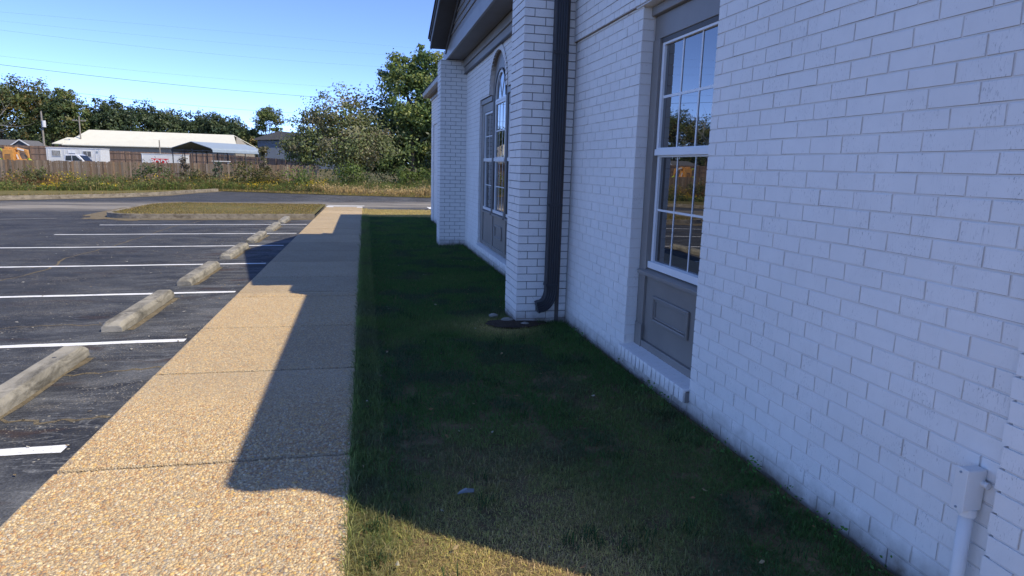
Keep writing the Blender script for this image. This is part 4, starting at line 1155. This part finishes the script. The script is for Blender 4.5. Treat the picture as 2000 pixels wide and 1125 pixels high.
# bare branched tree at the left edge
o = empty('bare_tree', (-58.5, 112, float(gz(-58,112))), 'leafless pale tree reaching in from the left edge above the far fence', 'tree')
m = MB(); rng = np.random.default_rng(3)
def branch(a, d, L, r, depth):
    a = Vector(a); pts = [a]; dd = Vector(d).normalized()
    for k in range(5):
        dd = (dd + Vector((rng.normal()*.14, rng.normal()*.14, rng.normal()*.10+.02))).normalized(); pts.append(pts[-1]+dd*L/5)
    m.tube(pts, [r*(1-.16*k) for k in range(6)], 6)
    if depth:
        for q in (2, 3, 4, 5): branch(pts[q], (dd + Vector((rng.normal()*.6, rng.normal()*.4, rng.normal()*.35+.15))), L*.55, r*.42, depth-1)
m.tube([(0,0,-.2), (.2,0,2.5), (.5,.1,5.0)], [.30,.24,.19], 8)
branch((.5,.1,4.8), (.75,0,.65), 6.5, .13, 2); branch((.3,0,3.2), (.9,0,.22), 6.5, .11, 2); branch((.5,.1,5.0), (-.2,.2,1), 5, .14, 2); branch((.3,0,4.0), (-1,0,.6), 5, .12, 1)
m.build('trunk', M['pale_bark'], o, local=True, smooth=True)

# bushy tree and the tall tree right of the yard
BUSH = [(.080,.095,.034), (.096,.104,.042), (.068,.086,.028), (.10,.088,.048), (.090,.112,.036), (.115,.112,.062)]; BUSH = [tuple(q*2.0 for q in c) for c in BUSH]
tree('bushy_tree', 'wide spreading grey green bushy tree with pale branches beside the fence end', -2.0, 58, float(gz(-2,58)), 8.2, 9.4, BUSH, ncl=190, per=100, leaf=.115, seed=21, r0=.16, bark='pale_bark', nl=34,
     shape=[((-.3,0,3.4), (3.6,2.8,2.5), .40), ((-2.9,0,2.9), (1.9,1.7,1.25), .14), ((2.1,-.3,3.0), (2.5,2.2,2.4), .24), ((.2,0,6.0), (2.5,2.0,1.8), .16), ((-1.9,0,5.3), (2.0,1.5,1.2), .06)], shell=.45, lump=.20, bottom=-.8)
TALL = [(.050,.078,.022), (.072,.098,.026), (.036,.056,.018), (.105,.118,.030), (.060,.085,.024)]; TALL = [tuple(q*2.3 for q in c) for c in TALL]
tree('tall_tree', 'tall leafy yellow green tree next to the far corner of the brick building', 4.6, 66, float(gz(4,66)), 13.6, 7.8, TALL, ncl=210, per=95, leaf=.15, seed=22, r0=.24, nl=14,
     shape=[((-.2,0,8.2), (3.0,2.6,3.5), .40), ((-1.2,0,10.4), (1.7,1.5,1.8), .13), ((1.3,0,11.1), (1.6,1.5,2.0), .15), ((1.6,-.2,6.2), (2.2,2.0,2.2), .17), ((-.5,0,3.4), (3.2,2.4,2.8), .15)], shell=.42, lump=.18, bottom=-.9)
tree('dark_tree', 'dark evergreen tree filling the gap below the tall tree', 1.6, 70, float(gz(2,70)), 8.6, 8.5, OAKD, ncl=130, per=70, leaf=.19, seed=23, r0=.2, shell=.4, trunk_h=.05, bottom=-.95)
tree('dark_tree', 'dark low tree behind the brick building corner', 8.8, 68, float(gz(8,68)), 9.5, 9, OAKD, ncl=110, per=60, leaf=.2, seed=24, r0=.2, shell=.4, trunk_h=.05, bottom=-.95)

# shrubs and saplings in the weeds
def weed_front(x): return np.interp(x, [-60,-27,-19,-14,-10,-8,-3,4,12,25], [30,36.5,39.5,42.3,47.2,47.0,45.2,42.6,40.8,39])
SH = [(.10,.115,.030), (.14,.14,.034), (.075,.09,.028), (.17,.13,.05)]
GR = [(.12,.17,.030), (.16,.21,.036), (.09,.13,.026)]
RD = [(.22,.14,.06), (.17,.115,.05), (.26,.18,.08)]
def shrub(x, y, h, w, pal, lb, seed, leaf=.07, n=26, cat='shrub', name='shrub'):
    tree(name, lb, x, y, float(gz(x,y))-.03, h, w, pal, ncl=n, per=44, leaf=leaf, seed=seed, group='shrubs among the weeds', trunk_h=.02, r0=.03, cat=cat, nl=5, shell=.3, lump=.30, bottom=-.95)
shrub(-8.2, 49.5, 2.1, 2.2, SH, 'olive green rounded shrub in front of the fence below the carport', 31)
shrub(-6.6, 49.5, 1.5, 2.0, SH, 'low olive shrub right of the rounded one', 32)
shrub(-4.4, 48.0, 1.5, 2.6, GR, 'light green bush in front of the fence end', 33)
shrub(-19.2, 44.8, 1.25, 2.2, SH, 'olive shrub low against the left part of the fence', 34)
shrub(-13.2, 47.5, 1.55, 2.6, [(.06,.085,.028),(.085,.11,.03)], 'dark green shrub in front of the fence below the storage container', 35)
shrub(-10.9, 49.0, 1.4, 2.2, SH, 'olive shrub between container and carport', 36)
shrub(-.9, 50.0, 2.1, 1.9, GR, 'bright green sapling bush right of the fence end', 37, .09)
shrub(.9, 50.5, 1.4, 2.2, [(.13,.15,.07),(.16,.17,.09)], 'pale grey green bush below the bushy tree', 38)
shrub(2.9, 50.0, 1.9, 1.3, GR, 'bright green feathery sapling under the dark tree, left one', 39, .08)
shrub(4.0, 50.4, 2.1, 1.2, GR, 'bright green feathery sapling under the dark tree, middle one', 40, .08)
shrub(5.1, 49.6, 1.8, 1.4, GR, 'bright green feathery sapling by the brick corner', 41, .08)
shrub(6.6, 49, 2.2, 2.2, GR, 'bright green bush hidden mostly by the brick corner', 42, .08)
def sapling(x, y, h, pal, lb, seed, n=16, leaf=.07):
    rng = np.random.default_rng(seed); o = empty('sapling', (x, y, float(gz(x,y))), lb, 'sapling')
    m = MB(); m.tube([(0,0,-.1), (.04,0,h*.5), (-.02,0,h)], [.03,.022,.006], 6); tips = []
    for k in range(n):
        z_ = rng.uniform(.35, .98)*h; a = rng.uniform(0, 6.28); L = rng.uniform(.2,.6)*(1.1-z_/h*.6)
        e = Vector((math.cos(a)*L, math.sin(a)*L, z_+L*.5)); m.tube([(0,0,z_), e], [.010,.003], 4); tips += [tuple(Vector((0,0,z_)).lerp(e, t)) for t in (.6, .85, 1)]
    m.build('trunk', M['bark'], o, local=True)
    P = np.repeat(np.array(tips), 7, 0) + rng.normal(size=(len(tips)*7,3))*.07; ids = np.repeat(np.arange(len(tips)), 7)
    V, T = leaf_quads(P, np.full(len(P), leaf), palette_cols(ids, len(tips), pal, rng)); np_mesh('crown', V, np.arange(len(V)).reshape(-1,4), M['leaf'], o, tint=T)
sapling(-12.0, 49.5, 1.9, [(.07,.06,.04),(.10,.075,.05)], 'thin brown twiggy sapling in front of the carport posts', 51)
sapling(-9.9, 50, 1.7, [(.06,.09,.05),(.08,.11,.06)], 'small green sapling below the carport roof', 52)
sapling(-6.9, 50, 2.9, [(.11,.11,.045),(.15,.13,.06)], 'slim olive sapling rising above the fence by the metal building', 53, 26, .09)

def weeds():
    n = 30000; x = NR.uniform(-34, 14, n); d = 7.5*NR.random(n)**1.35; y = weed_front(x) + d
    y = np.minimum(y, 54.6)
    lump = fnoise(x, y, .55, 2); tall = .42 + 1.0*np.clip((lump-.3)*1.9, 0, 1)
    h = tall*NR.uniform(.55, 1.1, n)*(.70+.05*np.minimum(d, 6))*np.where(x < -5, .82, 1)
    rightdry = 1/(1+np.exp(-(x+3.2)*2)) * np.clip(1.6-d*.5, 0, 1)
    h = np.where(NR.random(n) < rightdry, h*.75, h)
    pal = 1.35*np.array([(.105,.145,.032), (.080,.118,.030), (.17,.145,.05), (.21,.15,.07), (.065,.085,.028), (.15,.16,.040)])
    c = pal[NR.choice(6, n, p=[.24,.2,.16,.12,.14,.14])]
    red = (fnoise(x, y, .35, 8) > .52) & (d > 3) & (x < -9)
    c = np.where((red & (NR.random(n) < .7))[:,None], np.array([[.28,.16,.075]]), c)
    c = np.where((NR.random(n) < rightdry*.9)[:,None], np.array([[.50,.37,.17]]), c)*NR.uniform(.65, 1.3, (n,1))
    z = gz(x, y)
    a = NR.uniform(0, 6.28, n); l = h*NR.uniform(0,.35,n); w = NR.uniform(.02,.05,n); b2 = NR.uniform(-.6,.6,n)
    base = np.stack([x,y,z],-1); tip = base+np.stack([np.cos(a)*l, np.sin(a)*l, h],-1); dd = np.stack([np.cos(b2)*w/2, np.sin(b2)*w/2, 0*w],-1)
    V1 = np.stack([base-dd, base+dd, tip], 1).reshape(-1,3); T1 = np.repeat(c, 3, 0)
    k = 3; t = NR.random((n,k,1))*.75+.25; P = (base[:,None]+(tip-base)[:,None]*t).reshape(-1,3) + NR.normal(size=(n*k,3))*.07
    P[:,2] = np.maximum(P[:,2], np.repeat(z, k)+.02)
    V2, T2 = leaf_quads(P, NR.uniform(.035,.075,n*k), np.repeat(c, k, 0)*NR.uniform(.7,1.3,(n*k,1)), 0, .4)
    # yellow flower heads in drifts
    fl = (fnoise(x, y, .5, 12) > .60) & (x < -2.5) & (NR.random(n) < .26); Pf = np.repeat(tip[fl], 3, 0) + NR.normal(size=(fl.sum()*3,3))*np.array([.07,.07,.09])
    V3, T3 = leaf_quads(Pf, np.full(len(Pf), .042), np.array([[.75,.52,.03]])*NR.uniform(.6,1.1,(len(Pf),1)))
    n1, n2 = len(V1), len(V2); V = np.concatenate([V1,V2,V3]); F = [np.arange(n1).reshape(-1,3), n1+np.arange(n2+len(V3)).reshape(-1,4)]
    np_mesh('undergrowth', V, F, M['blade'], tint=np.concatenate([T1,T2,T3]), kind='stuff')
weeds()

# ------------------------------------------------------------------ fences
def fence(name, label, path, height, tops, board, pal, posts_front, seed, post_step=2.4):
    """path of (x, y); tops: z of the top at each path point. Boards joined as one stuff part, posts and rails parts of their own"""
    rng = np.random.default_rng(seed); x0, y0 = path[0]
    o = empty(name, (x0, y0, float(gz(x0, y0))), label, 'fence'); off = np.array(o.location)
    V, T, acc, pp = [], [], 0.0, []
    for (a, b_, za, zb) in zip(path[:-1], path[1:], tops[:-1], tops[1:]):
        d = np.array([b_[0]-a[0], b_[1]-a[1]], float); L = np.hypot(*d); d /= L; nrm = np.array([d[1], -d[0]])
        n = int(L/board)
        for i in range(n):
            t0, t1 = i/n*L+.006, (i+1)/n*L-.006; zt = za+(zb-za)*i/n + rng.normal()*.022; q = rng.normal()*.008
            c = pal[rng.integers(0, len(pal))]*rng.uniform(.72, 1.25)
            P0, P1 = np.array(a)+d*t0, np.array(a)+d*t1; th = nrm*.011
            zz = zt-height
            for P in (P0-th+nrm*q, P1-th+nrm*q, P1+th+nrm*q, P0+th+nrm*q): V.append((*P, zz)); T.append(c)
            for P in (P0-th+nrm*q, P1-th+nrm*q, P1+th+nrm*q, P0+th+nrm*q): V.append((*P, zt)); T.append(c)
        m = int(L/post_step)
        for i in range(m+1):
            t = min(L, i*post_step); pp.append((*(np.array(a)+d*t + nrm*(.075*posts_front)), za+(zb-za)*t/L, math.atan2(d[1], d[0])))
        for fr in (.12, .5, .88):
            p0 = np.array(a)+nrm*.035*posts_front; p1 = np.array(b_)+nrm*.035*posts_front
            MB().bar((*p0, za-height*fr), (*p1, zb-height*fr), .04, .09).build('rail', M['rail'], o)
    V = np.array(V); nb = len(V)//8; q = np.array([(0,3,2,1),(4,5,6,7),(0,1,5,4),(1,2,6,5),(2,3,7,6),(3,0,4,7)])
    np_mesh('pickets', V, (np.arange(nb)[:,None,None]*8+q[None]).reshape(-1,4), M['picket'], o, tint=np.array(T), kind='stuff', offset=off)
    for (x, y, zt, a) in pp:
        MB().box(x-.05, x+.05, y-.05, y+.05, zt-height-.1, zt+.03).build('post', M['rail'], o)
    return o
M['rail'] = simple('fence_timber', (.17,.115,.08), .9, .25, 5)
NP = [np.array(c)*.60 for c in ((.35,.25,.165), (.31,.23,.16), (.39,.29,.20), (.26,.185,.125), (.33,.265,.205), (.38,.245,.145))]
FP = [np.array(c) for c in ((.21,.14,.10), (.17,.115,.085), (.25,.16,.11), (.19,.135,.105))]
fence('wooden_fence', 'weathered grey brown board fence running behind the weeds', [(-44,56.0), (-26,56.0), (-11.3,56.0), (-3.6,56.3)], 1.85, [1.02,1.11,1.21,1.30], .145, NP, -1, 61)
fence('wooden_fence', 'taller reddish brown board fence with posts showing at the back of the yard', [(-64,112), (-44,112), (-37.5,112), (-22.5,112), (-14.6,109), (-9.9,104), (-6.9,98)], 2.35, [2.70,2.76,2.32,2.30,1.95,1.68,1.22], .16, FP, 1, 62, 2.3)

# ------------------------------------------------------------------ yard: office trailer, trucks, machine, container, carport
gy = lambda x, y: float(gz(x, y))
def oriented(name, x, y, rz, label, cat, group=None, z=None): return empty(name, (x, y, gy(x, y) if z is None else z), label, cat, group, rz)

tr = oriented('office_trailer', -31.65, 85.2, -.03, 'white site office trailer with two windows standing behind the near fence', 'trailer')
LB = lambda: MB()
LB().box(-2.78, 2.78, -1.2, 1.2, .35, 2.38).build('body', M['white'], tr, local=True, bevel=.03)
LB().box(-2.82, 2.82, -1.24, 1.24, 2.38, 2.46).build('roof', M['white'], tr, local=True)
for k in range(14):
    xx = -2.6+k*.4
    if not (-2.25 < xx < -1.2 or .8 < xx < 2.0): LB().box(xx, xx+.04, -1.225, -1.2, .45, 2.3).build('rib', M['white'], tr, local=True)
for (a, b_, nm) in ((-2.2, -1.3, 1), (.92, 1.82, 2)):
    f = LB(); f.box(a, b_, -1.24, -1.2, 1.45, 2.15); wf = f.build('window', M['white'], tr, local=True)
    LB().box(a+.06, b_-.06, -1.246, -1.2405, 1.51, 2.09).build('pane', M['grey_roof'] if nm == 2 else M['dark_glass'], wf, local=True)
    for k in range(6 if nm == 1 else 1):
        xx = a+.1+(b_-a-.2)*(k+.5)/(6 if nm == 1 else 1); LB().box(xx-.022, xx+.022, -1.262, -1.248, 1.51, 2.09).build('bar', M['white'], wf, local=True)
dd = LB().box(-.62, .22, -1.225, -1.2, .45, 2.12).build('door', M['vinyl'], tr, local=True); LB().box(.10, .15, -1.26, -1.226, 1.2, 1.35).build('handle', M['post_metal'], dd, local=True)
LB().box(-.5, .15, -1.245, -1.228, 1.68, 1.86).build('sign_panel', M['signgrey'], tr, local=True)
LB().box(2.28, 2.48, -1.235, -1.2, 1.95, 2.15).build('vent', M['zinc'], tr, local=True)
LB().box(-2.86, -2.78, -.5, .3, 1.25, 1.95).build('air_conditioner', M['zinc'], tr, local=True)
for xx in (-1.2, 1.2): LB().box(xx-.5, xx+.5, -.9, .9, .0, .345).build('support', M['post_metal'], tr, local=True)

def pickup(x, y, rz, label, scale=1.0):
    o = oriented('pickup_truck', x, y, rz, label, 'pickup truck', 'white pickup trucks in the yard')
    body = [(-2.75,.55),(-2.75,1.06),(-.72,1.10),(-.62,1.10),(1.05,1.10),(2.35,1.02),(2.62,.95),(2.70,.55),(2.0,.42),(-2.0,.42)]
    def ext(poly, w, name, mat, parent, y0=None, y1=None, bevel=.04):
        m = MB(); m.prism(poly, 'y', -w if y0 is None else y0, w if y1 is None else y1); return m.build(name, mat, parent, local=True, bevel=bevel)
    b = ext(body, .95, 'body', M['car_white'], o)
    cab = [(-.70,1.09),(-.60,1.74),(-.45,1.82),(.55,1.82),(.80,1.74),(1.35,1.10)]
    ext(cab, .82, 'cab', M['car_white'], o, bevel=.06)
    for s_ in (-1, 1):
        y0, y1 = sorted((s_*.815, s_*.83))
        ext([(-.52,1.18),(-.46,1.66),(.08,1.70),(.10,1.18)], 0, 'side_window', M['dark_glass'], o, y0, y1, 0); ext([(.16,1.18),(.15,1.70),(.52,1.70),(1.05,1.18)], 0, 'side_window', M['dark_glass'], o, y0, y1, 0)
        MB().box(.98, 1.12, *sorted((s_*.86, s_*1.06)), 1.16, 1.34).build('mirror', M['post_metal'], o, local=True, bevel=.02)
        for xx in (-1.75, 1.70):
            w = MB().tube([(xx, s_*.70, .40), (xx, s_*.97, .40)], .40, 20).build('wheel', M['rubber'], o, local=True); MB().tube([(xx, s_*.965, .40), (xx, s_*.985, .40)], .24, 14).build('rim', M['chrome'], w, local=True)
        MB().box(-2.765, -2.70, *sorted((s_*.78, s_*.955)), .72, 1.02).build('tail_light', M['red'], o, local=True); MB().box(2.56, 2.66, *sorted((s_*.62, s_*.92)), .78, .93).build('headlight', M['vinyl'], o, local=True)
    ext([(1.38,1.12),(.83,1.71),(.84,1.74),(1.42,1.12)], .70, 'windscreen', M['dark_glass'], o, bevel=0)
    MB().box(-2.60, -.75, -.80, .80, 1.09, 1.112).build('bed', M['post_metal'], o, local=True)
    for xx in (-2.8, 2.68): MB().box(xx-.04, xx+.06, -.9, .9, .45, .62).build('bumper', M['chrome'], o, local=True)
    for s_ in (-1, 1): MB().box(-.2, .05, *sorted((s_*.952, s_*.958)), .8, 1.0).build('door_sign', M['red'], o, local=True)
    return o
pickup(-29.35, 78, -.12, 'white pickup truck parked in front of the office trailer, facing right')
pickup(-38.6, 76, -.05, 'white pickup truck at the left picture edge beside the orange machine')

og = oriented('construction_machine', -35.7, 80, 0, 'orange tracked construction machine with folded arm behind the near fence', 'machine', z=-.28)
LB().box(-.85, .15, -.7, .7, .75, 2.28).build('body', M['orange'], og, local=True, bevel=.05)
LB().box(-.62, -.12, -.72, -.695, 1.15, 1.75).build('grille', M['post_metal'], og, local=True)
for k in range(5): LB().box(-.62, -.12, -.735, -.722, 1.18+k*.11, 1.23+k*.11).build('grille_bar', M['orange'], og, local=True)
LB().box(-.75, -.35, -.4, .4, 2.28, 2.52).build('head', M['orange'], og, local=True, bevel=.03); LB().box(-.22, .2, -.3, .3, 2.28, 2.44).build('head', M['orange'], og, local=True, bevel=.03)
LB().bar((.1,0,2.40), (1.15,0,2.10), .34, .30).build('arm', M['orange'], og, local=True, bevel=.03)
LB().bar((.35,-.18,2.36), (.95,-.18,2.18), .03, .16).build('arm_panel', M['white'], og, local=True)
LB().bar((1.12,0,2.25), (1.20,0,1.40), .30, .26).build('arm', M['orange'], og, local=True, bevel=.03)
LB().bar((.15,-.1,1.95), (.50,-.1,1.10), .25, .34).build('strut', M['orange'], og, local=True, bevel=.03)
LB().bar((.25,-.24,1.75), (.42,-.24,1.20), .03, .12).build('strut_panel', M['white'], og, local=True)
LB().box(.2, 1.1, -.45, .45, .95, 1.28).build('deck', M['orange'], og, local=True, bevel=.04)
LB().bar((1.15,0,1.42), (1.75,0,.92), .14, .14).build('bucket_link', M['lime'], og, local=True); LB().bar((.98,-.1,1.75), (1.16,-.1,1.45), .16, .2).build('ram', M['post_metal'], og, local=True)
LB().bar((-1.15,-.2,2.30), (-.80,-.2,1.55), .06, .08).build('rail', M['lime'], og, local=True); LB().bar((-1.70,-.2,2.22), (-1.12,-.2,2.32), .06, .09).build('rail', M['lime'], og, local=True); LB().box(-1.45, -.9, -.5, .2, 1.05, 1.32).build('guard', M['lime'], og, local=True, bevel=.05)
for s_ in (-.75, .75): LB().prism([(-1.2,.35),(-1.0,.05),(1.0,.05),(1.2,.35),(1.0,.68),(-1.0,.68)], 'y', s_-.18, s_+.18).build('track', M['rubber'], og, local=True, bevel=.04)

pc = oriented('storage_container', -21.35, 80.6, -.03, 'plain white storage container with a red lettered panel behind the fence', 'container', z=-.25)
LB().box(-2.08, 2.08, -1.2, 1.2, .05, 2.16).build('body', M['white'], pc, local=True, bevel=.03)
LB().box(-2.11, 2.11, -1.23, 1.23, 2.16, 2.22).build('roof', M['white'], pc, local=True)
for xx in (-2.02, 2.0): LB().box(xx, xx+.04, -1.225, -1.2, .05, 2.14).build('corner_post', M['vinyl'], pc, local=True)
pn = LB().box(-1.13, .62, -1.216, -1.2, 1.02, 1.70).build('sign_panel', M['red'], pc, local=True)
cu = bpy.data.curves.new('lettering', 'FONT'); cu.body = 'PODS'; cu.size = .70; cu.extrude = .012; cu.offset = .022; cu.align_x = 'CENTER'; cu.space_character = 1.12
tmp = bpy.data.objects.new('lettering_curve', cu); C.objects.link(tmp); me_t = bpy.data.meshes.new_from_object(tmp.evaluated_get(bpy.context.evaluated_depsgraph_get())); bpy.data.objects.remove(tmp)
tx = bpy.data.objects.new('lettering', me_t); C.objects.link(tx); tx.parent = pn; me_t.materials.clear(); me_t.materials.append(M['white']); tx.location = (-.255, -1.228, 1.11); tx.rotation_euler = (math.pi/2, 0, 0); tx.scale = (1.02, 1, 1)
for (a, b_) in ((1.55, 1.6), (-1.95, -1.9)): LB().box(a, b_, -1.25, -1.226, 1.5, 1.62).build('latch', M['post_metal'], pc, local=True)

cp = empty('carport', (-15.6, 79.0, gy(-15.6, 79)), 'open metal carport with pale arched sheet roof on thin posts', 'carport', rz=0)
ax = Vector((4.1, 7.6, 0)).normalized(); sd = Vector((ax.y, -ax.x, 0)); P0 = Vector((-17.40, 75.0, 0)) - Vector((-15.6, 79.0, 0)); Lc = 8.7; zoff = -gy(-15.6, 79)
prof = [(-2.62, 2.28), (-2.60, 2.50), (-2.40, 2.66), (0, 3.30), (2.40, 2.66), (2.60, 2.50), (2.62, 2.28)]
def cpt(t, a, z_): v = P0 + ax*t + sd*a; return (v.x, v.y, z_+zoff)
for nm, dz, mt in (('roof', 0, 'zinc'), ('roof_lining', -.045, 'carport_under')):
    m = MB()
    for i in range(len(prof)-1):
        (a0, z0), (a1, z1) = prof[i], prof[i+1]; s_ = 1 if dz == 0 else .985
        e0, e1 = (0, Lc) if dz == 0 else (.01, Lc-.01)
        m.hexa([cpt(e0,a0*s_,z0+dz-.03), cpt(e0,a1*s_,z1+dz-.03), cpt(e1,a1*s_,z1+dz-.03), cpt(e1,a0*s_,z0+dz-.03), cpt(e0,a0*s_,z0+dz), cpt(e0,a1*s_,z1+dz), cpt(e1,a1*s_,z1+dz), cpt(e1,a0*s_,z0+dz)])
    m.build(nm, M[mt], cp, local=True)
for k in range(6):
    t = .15 + (Lc-.3)*k/5
    for s_ in (-2.5, 2.5): LB().bar(cpt(t, s_, -.6), cpt(t, s_, 2.45), .09, .09).build('post', M['post_metal'], cp, local=True)
for k in (0, 5):
    t = .15 + (Lc-.3)*k/5
    for s_ in (-1.25, .0, 1.25): LB().bar(cpt(t, s_, -.6), cpt(t, s_, 2.60), .06, .06).build('post', M['post_metal'], cp, local=True) if k == 0 else None
    LB().bar(cpt(t, -2.5, 2.40), cpt(t, 2.5, 2.40), .07, .07).build('tie_beam', M['post_metal'], cp, local=True)
# trestle with a board under the carport
wt = empty('trestle_table', (-14.4, 74.6, -.2), 'white trestle table with slanting legs beside the carport posts', 'table')
LB().box(-.95, .75, -.35, .35, 1.52, 1.60).build('top', M['white'], wt, local=True)
for xx in (-.75, -.25): 
    for s_ in (-1, 1): LB().bar((xx+s_*.16, 0, .0), (xx, 0, 1.52), .06, .06).build('leg', M['white'], wt, local=True)
for s_ in (-1, 1): LB().bar((.6, s_*.25, .0), (.6, s_*.25, 1.52), .06, .06).build('leg', M['white'], wt, local=True)

# long building with the cream metal roof
lbd = empty('metal_roof_building', (-41, 150, gy(-41,150)), 'long low building with a cream white metal roof in front of the trees', 'building')
def quadroof(m, a, b_, c, d, t=.15): m.hexa([Vector(p)-Vector((0,0,t)) for p in (a,b_,c,d)] + [a,b_,c,d])
m = MB(); quadroof(m, (-57.6,147.5,3.55), (-25.0,145.2,3.72), (-27.1,153.6,6.68), (-55.0,154.2,6.75))
quadroof(m, (-55.0,154.2,6.75), (-27.1,153.6,6.68), (-23.5,161,4.2), (-52.5,162,4.2)); m.build('roof', M['white_roof'], lbd)
m = MB(); m.hexa([(-57,148.2,-.5),(-25.6,146.2,-.5),(-24.0,160,-.5),(-53,161,-.5),(-57,148.2,3.5),(-25.6,146.2,3.55),(-24.0,160,3.55),(-53,161,3.5)]); m.build('wall', M['grey_wall'], lbd)
m = MB(); m.add([(-25.6,146.2,3.55),(-24.2,160,3.55),(-26.6,153.5,6.45)], [(0,1,2)]); m.add([(-25.5,146.2,3.55),(-24.1,160,3.55),(-26.5,153.5,6.45)], [(0,1,2)]); m.build('gable', M['grey_wall'], lbd)
for xx in (-36.4,): LB().hexa([(xx,146.6,2.2),(xx+1.8,146.5,2.2),(xx+1.8,146.62,2.2),(xx,146.72,2.2),(xx,146.6,3.2),(xx+1.8,146.5,3.2),(xx+1.8,146.62,3.2),(xx,146.72,3.2)]).build('window', M['grey_roof'], lbd)
m = MB(); quadroof(m, (-60.3,150,3.75), (-57.2,150,3.72), (-56.2,153,5.0), (-58.6,153,5.05)); m.build('porch_roof', M['white_roof'], lbd)
LB().box(-59.6, -57.5, 151, 154, -.3, 3.6).build('porch_wall', M['grey_wall'], lbd)

bb = empty('metal_building', (-9, 127, gy(-9,127)), 'blue grey corrugated metal building with dark eave behind the bushy tree', 'building')
m = MB(); m.hexa([(-18.5,127,-.5),(-3.0,127,-.5),(-1.0,142,-.5),(-16,142,-.5),(-18.5,127,5.0),(-3.0,127,5.4),(-1.0,142,5.4),(-16,142,5.0)]); m.build('wall', M['blue_metal'], bb)
m = MB(); m.hexa([(-18.9,126.3,5.05),(-14.8,126.3,5.25),(-14.8,143,5.6),(-16.3,143,5.2),(-18.9,126.3,5.32),(-14.8,126.3,6.75),(-14.8,143,6.8),(-16.3,143,5.5)]); m.build('roof', M['trim_dark'], bb)
m = MB(); m.hexa([(-14.8,126.3,5.25),(-2.6,126.3,5.25),(-.6,143,5.4),(-14.8,143,5.4),(-14.8,126.3,6.75),(-2.6,126.3,5.9),(-.6,143,5.9),(-14.8,143,6.8)]); m.build('roof', M['trim_dark'], bb)

hs = empty('house', (-62.5, 140, gy(-62,140)), 'small house with grey shingle roof and white trimmed gable at the left', 'house')
LB().box(-69, -59.9, 140, 147, -.3, 2.95).build('wall', M['grey_wall'], hs)
m = MB(); quadroof(m, (-69.8,139.3,3.0), (-61,139.3,3.0), (-62.5,143.5,4.05), (-68.5,143.5,4.05)); quadroof(m, (-68.5,143.5,4.05), (-62.5,143.5,4.05), (-59.3,147.6,3.0), (-69.8,147.6,3.0))
quadroof(m, (-62.3,138.5,2.95), (-60.9,138.5,4.0), (-60.9,146,4.0), (-62.3,146,2.95)); quadroof(m, (-60.9,138.5,4.0), (-59.3,138.5,2.95), (-59.3,146,2.95), (-60.9,146,4.0)); m.build('roof', M['grey_roof'], hs)
m = MB(); m.prism([(-62.2,2.75), (-59.4,2.75), (-60.9,3.86)], 'y', 138.7, 138.9); m.build('gable', M['trim_dark'], hs)
m = MB(); m.bar((-62.4,138.5,2.92), (-60.9,138.5,4.02), .14, .16); m.bar((-60.9,138.5,4.02), (-59.2,138.5,2.92), .14, .16); m.build('gable_trim', M['white'], hs)

# ------------------------------------------------------------------ poles and wires
def pole(x, y, top, r, label, cross=False, can=False, name='utility_pole'):
    o = empty(name, (x, y, gy(x,y)), label, 'utility pole')
    m = MB(); m.tube([(0,0,-.3), (0,0,top-gy(x,y))], [r, r*.7], 10); m.build('shaft', M['pole_wood'], o, local=True)
    t = top-gy(x,y)
    if cross:
        LB().box(-1.2, 1.2, -.06, .06, t-1.0, t-.85).build('crossarm', M['pole_wood'], o, local=True)
        for xx in (-1.1, -.5, .5, 1.1): LB().tube([(xx,0,t-.85),(xx,0,t-.68)], [.05,.035], 8).build('insulator', M['zinc'], o, local=True)
    if can:
        LB().tube([(.30,-.1,t-2.45), (.30,-.1,t-1.45)], .27, 14).build('transformer', M['white'], o, local=True); LB().box(.0, .3, -.15, .05, t-2.6, t-2.46).build('bracket', M['post_metal'], o, local=True)
    return o
pole(-49.35, 120, 8.2, .17, 'grey utility pole with a white transformer can in front of the trees', can=True)
pole(-55.1, 150, 9.2, .15, 'thin utility pole with a crossarm left of the cream roof', cross=True)
pole(-29.9, 110, 4.1, .11, 'short brown timber post in front of the cream roof', name='timber_post')
pole(-26.6, 47, 10.6, .17, 'tall wooden pole carrying the overhead cables beyond the left picture edge', cross=True)
pole(11.95, 84, 15.6, .19, 'tall wooden pole carrying the overhead cables behind the brick building', cross=True)
WR = [([(-26.5,47,9.9), (-14.76,62,12.18), (11.85,84,15.21)], .0030, 'highest thin overhead cable crossing the sky'),
      ([(-26.5,47,9.57), (-14.81,62,11.28), (11.85,84,14.44)], .0030, 'second highest thin overhead cable crossing the sky'),
      ([(-26.5,47,9.2), (-14.87,62,10.34), (11.85,84,13.11)], .0042, 'third thin overhead cable, just above the tall tree middle'),
      ([(-26.5,47,7.68), (-14.98,62,8.40), (11.85,84,10.41)], .0042, 'thin overhead cable just above the dark thick one'),
      ([(-26.5,47,7.26), (-15.03,62,7.57), (11.85,84,9.03)], .013, 'darkest thick overhead cable ending behind the bushy tree'),
      ([(-26.5,47,6.32), (-15.12,62,6.02), (11.85,84,7.57)], .010, 'overhead cable passing in front of the conical tree'),
      ([(-26.5,47,5.96), (-15.17,62,5.20), (11.85,84,5.75)], .006, 'lowest overhead cable above the dark oaks')]
for pts, r, lb in WR:
    a, b_, c = (np.array(p, float) for p in pts); t1 = .36
    path = []
    for t in np.linspace(0, 1, 33):
        l0 = (t-t1)*(t-1)/((0-t1)*(0-1)); l1 = t*(t-1)/(t1*(t1-1)); l2 = t*(t-t1)/((1-t1)*1); path.append(a*l0+b_*l1+c*l2)
    o = MB().tube(path, r, 5).build('overhead_cable', M['wire'], None); tag(o, lb, 'cable', 'overhead cables')
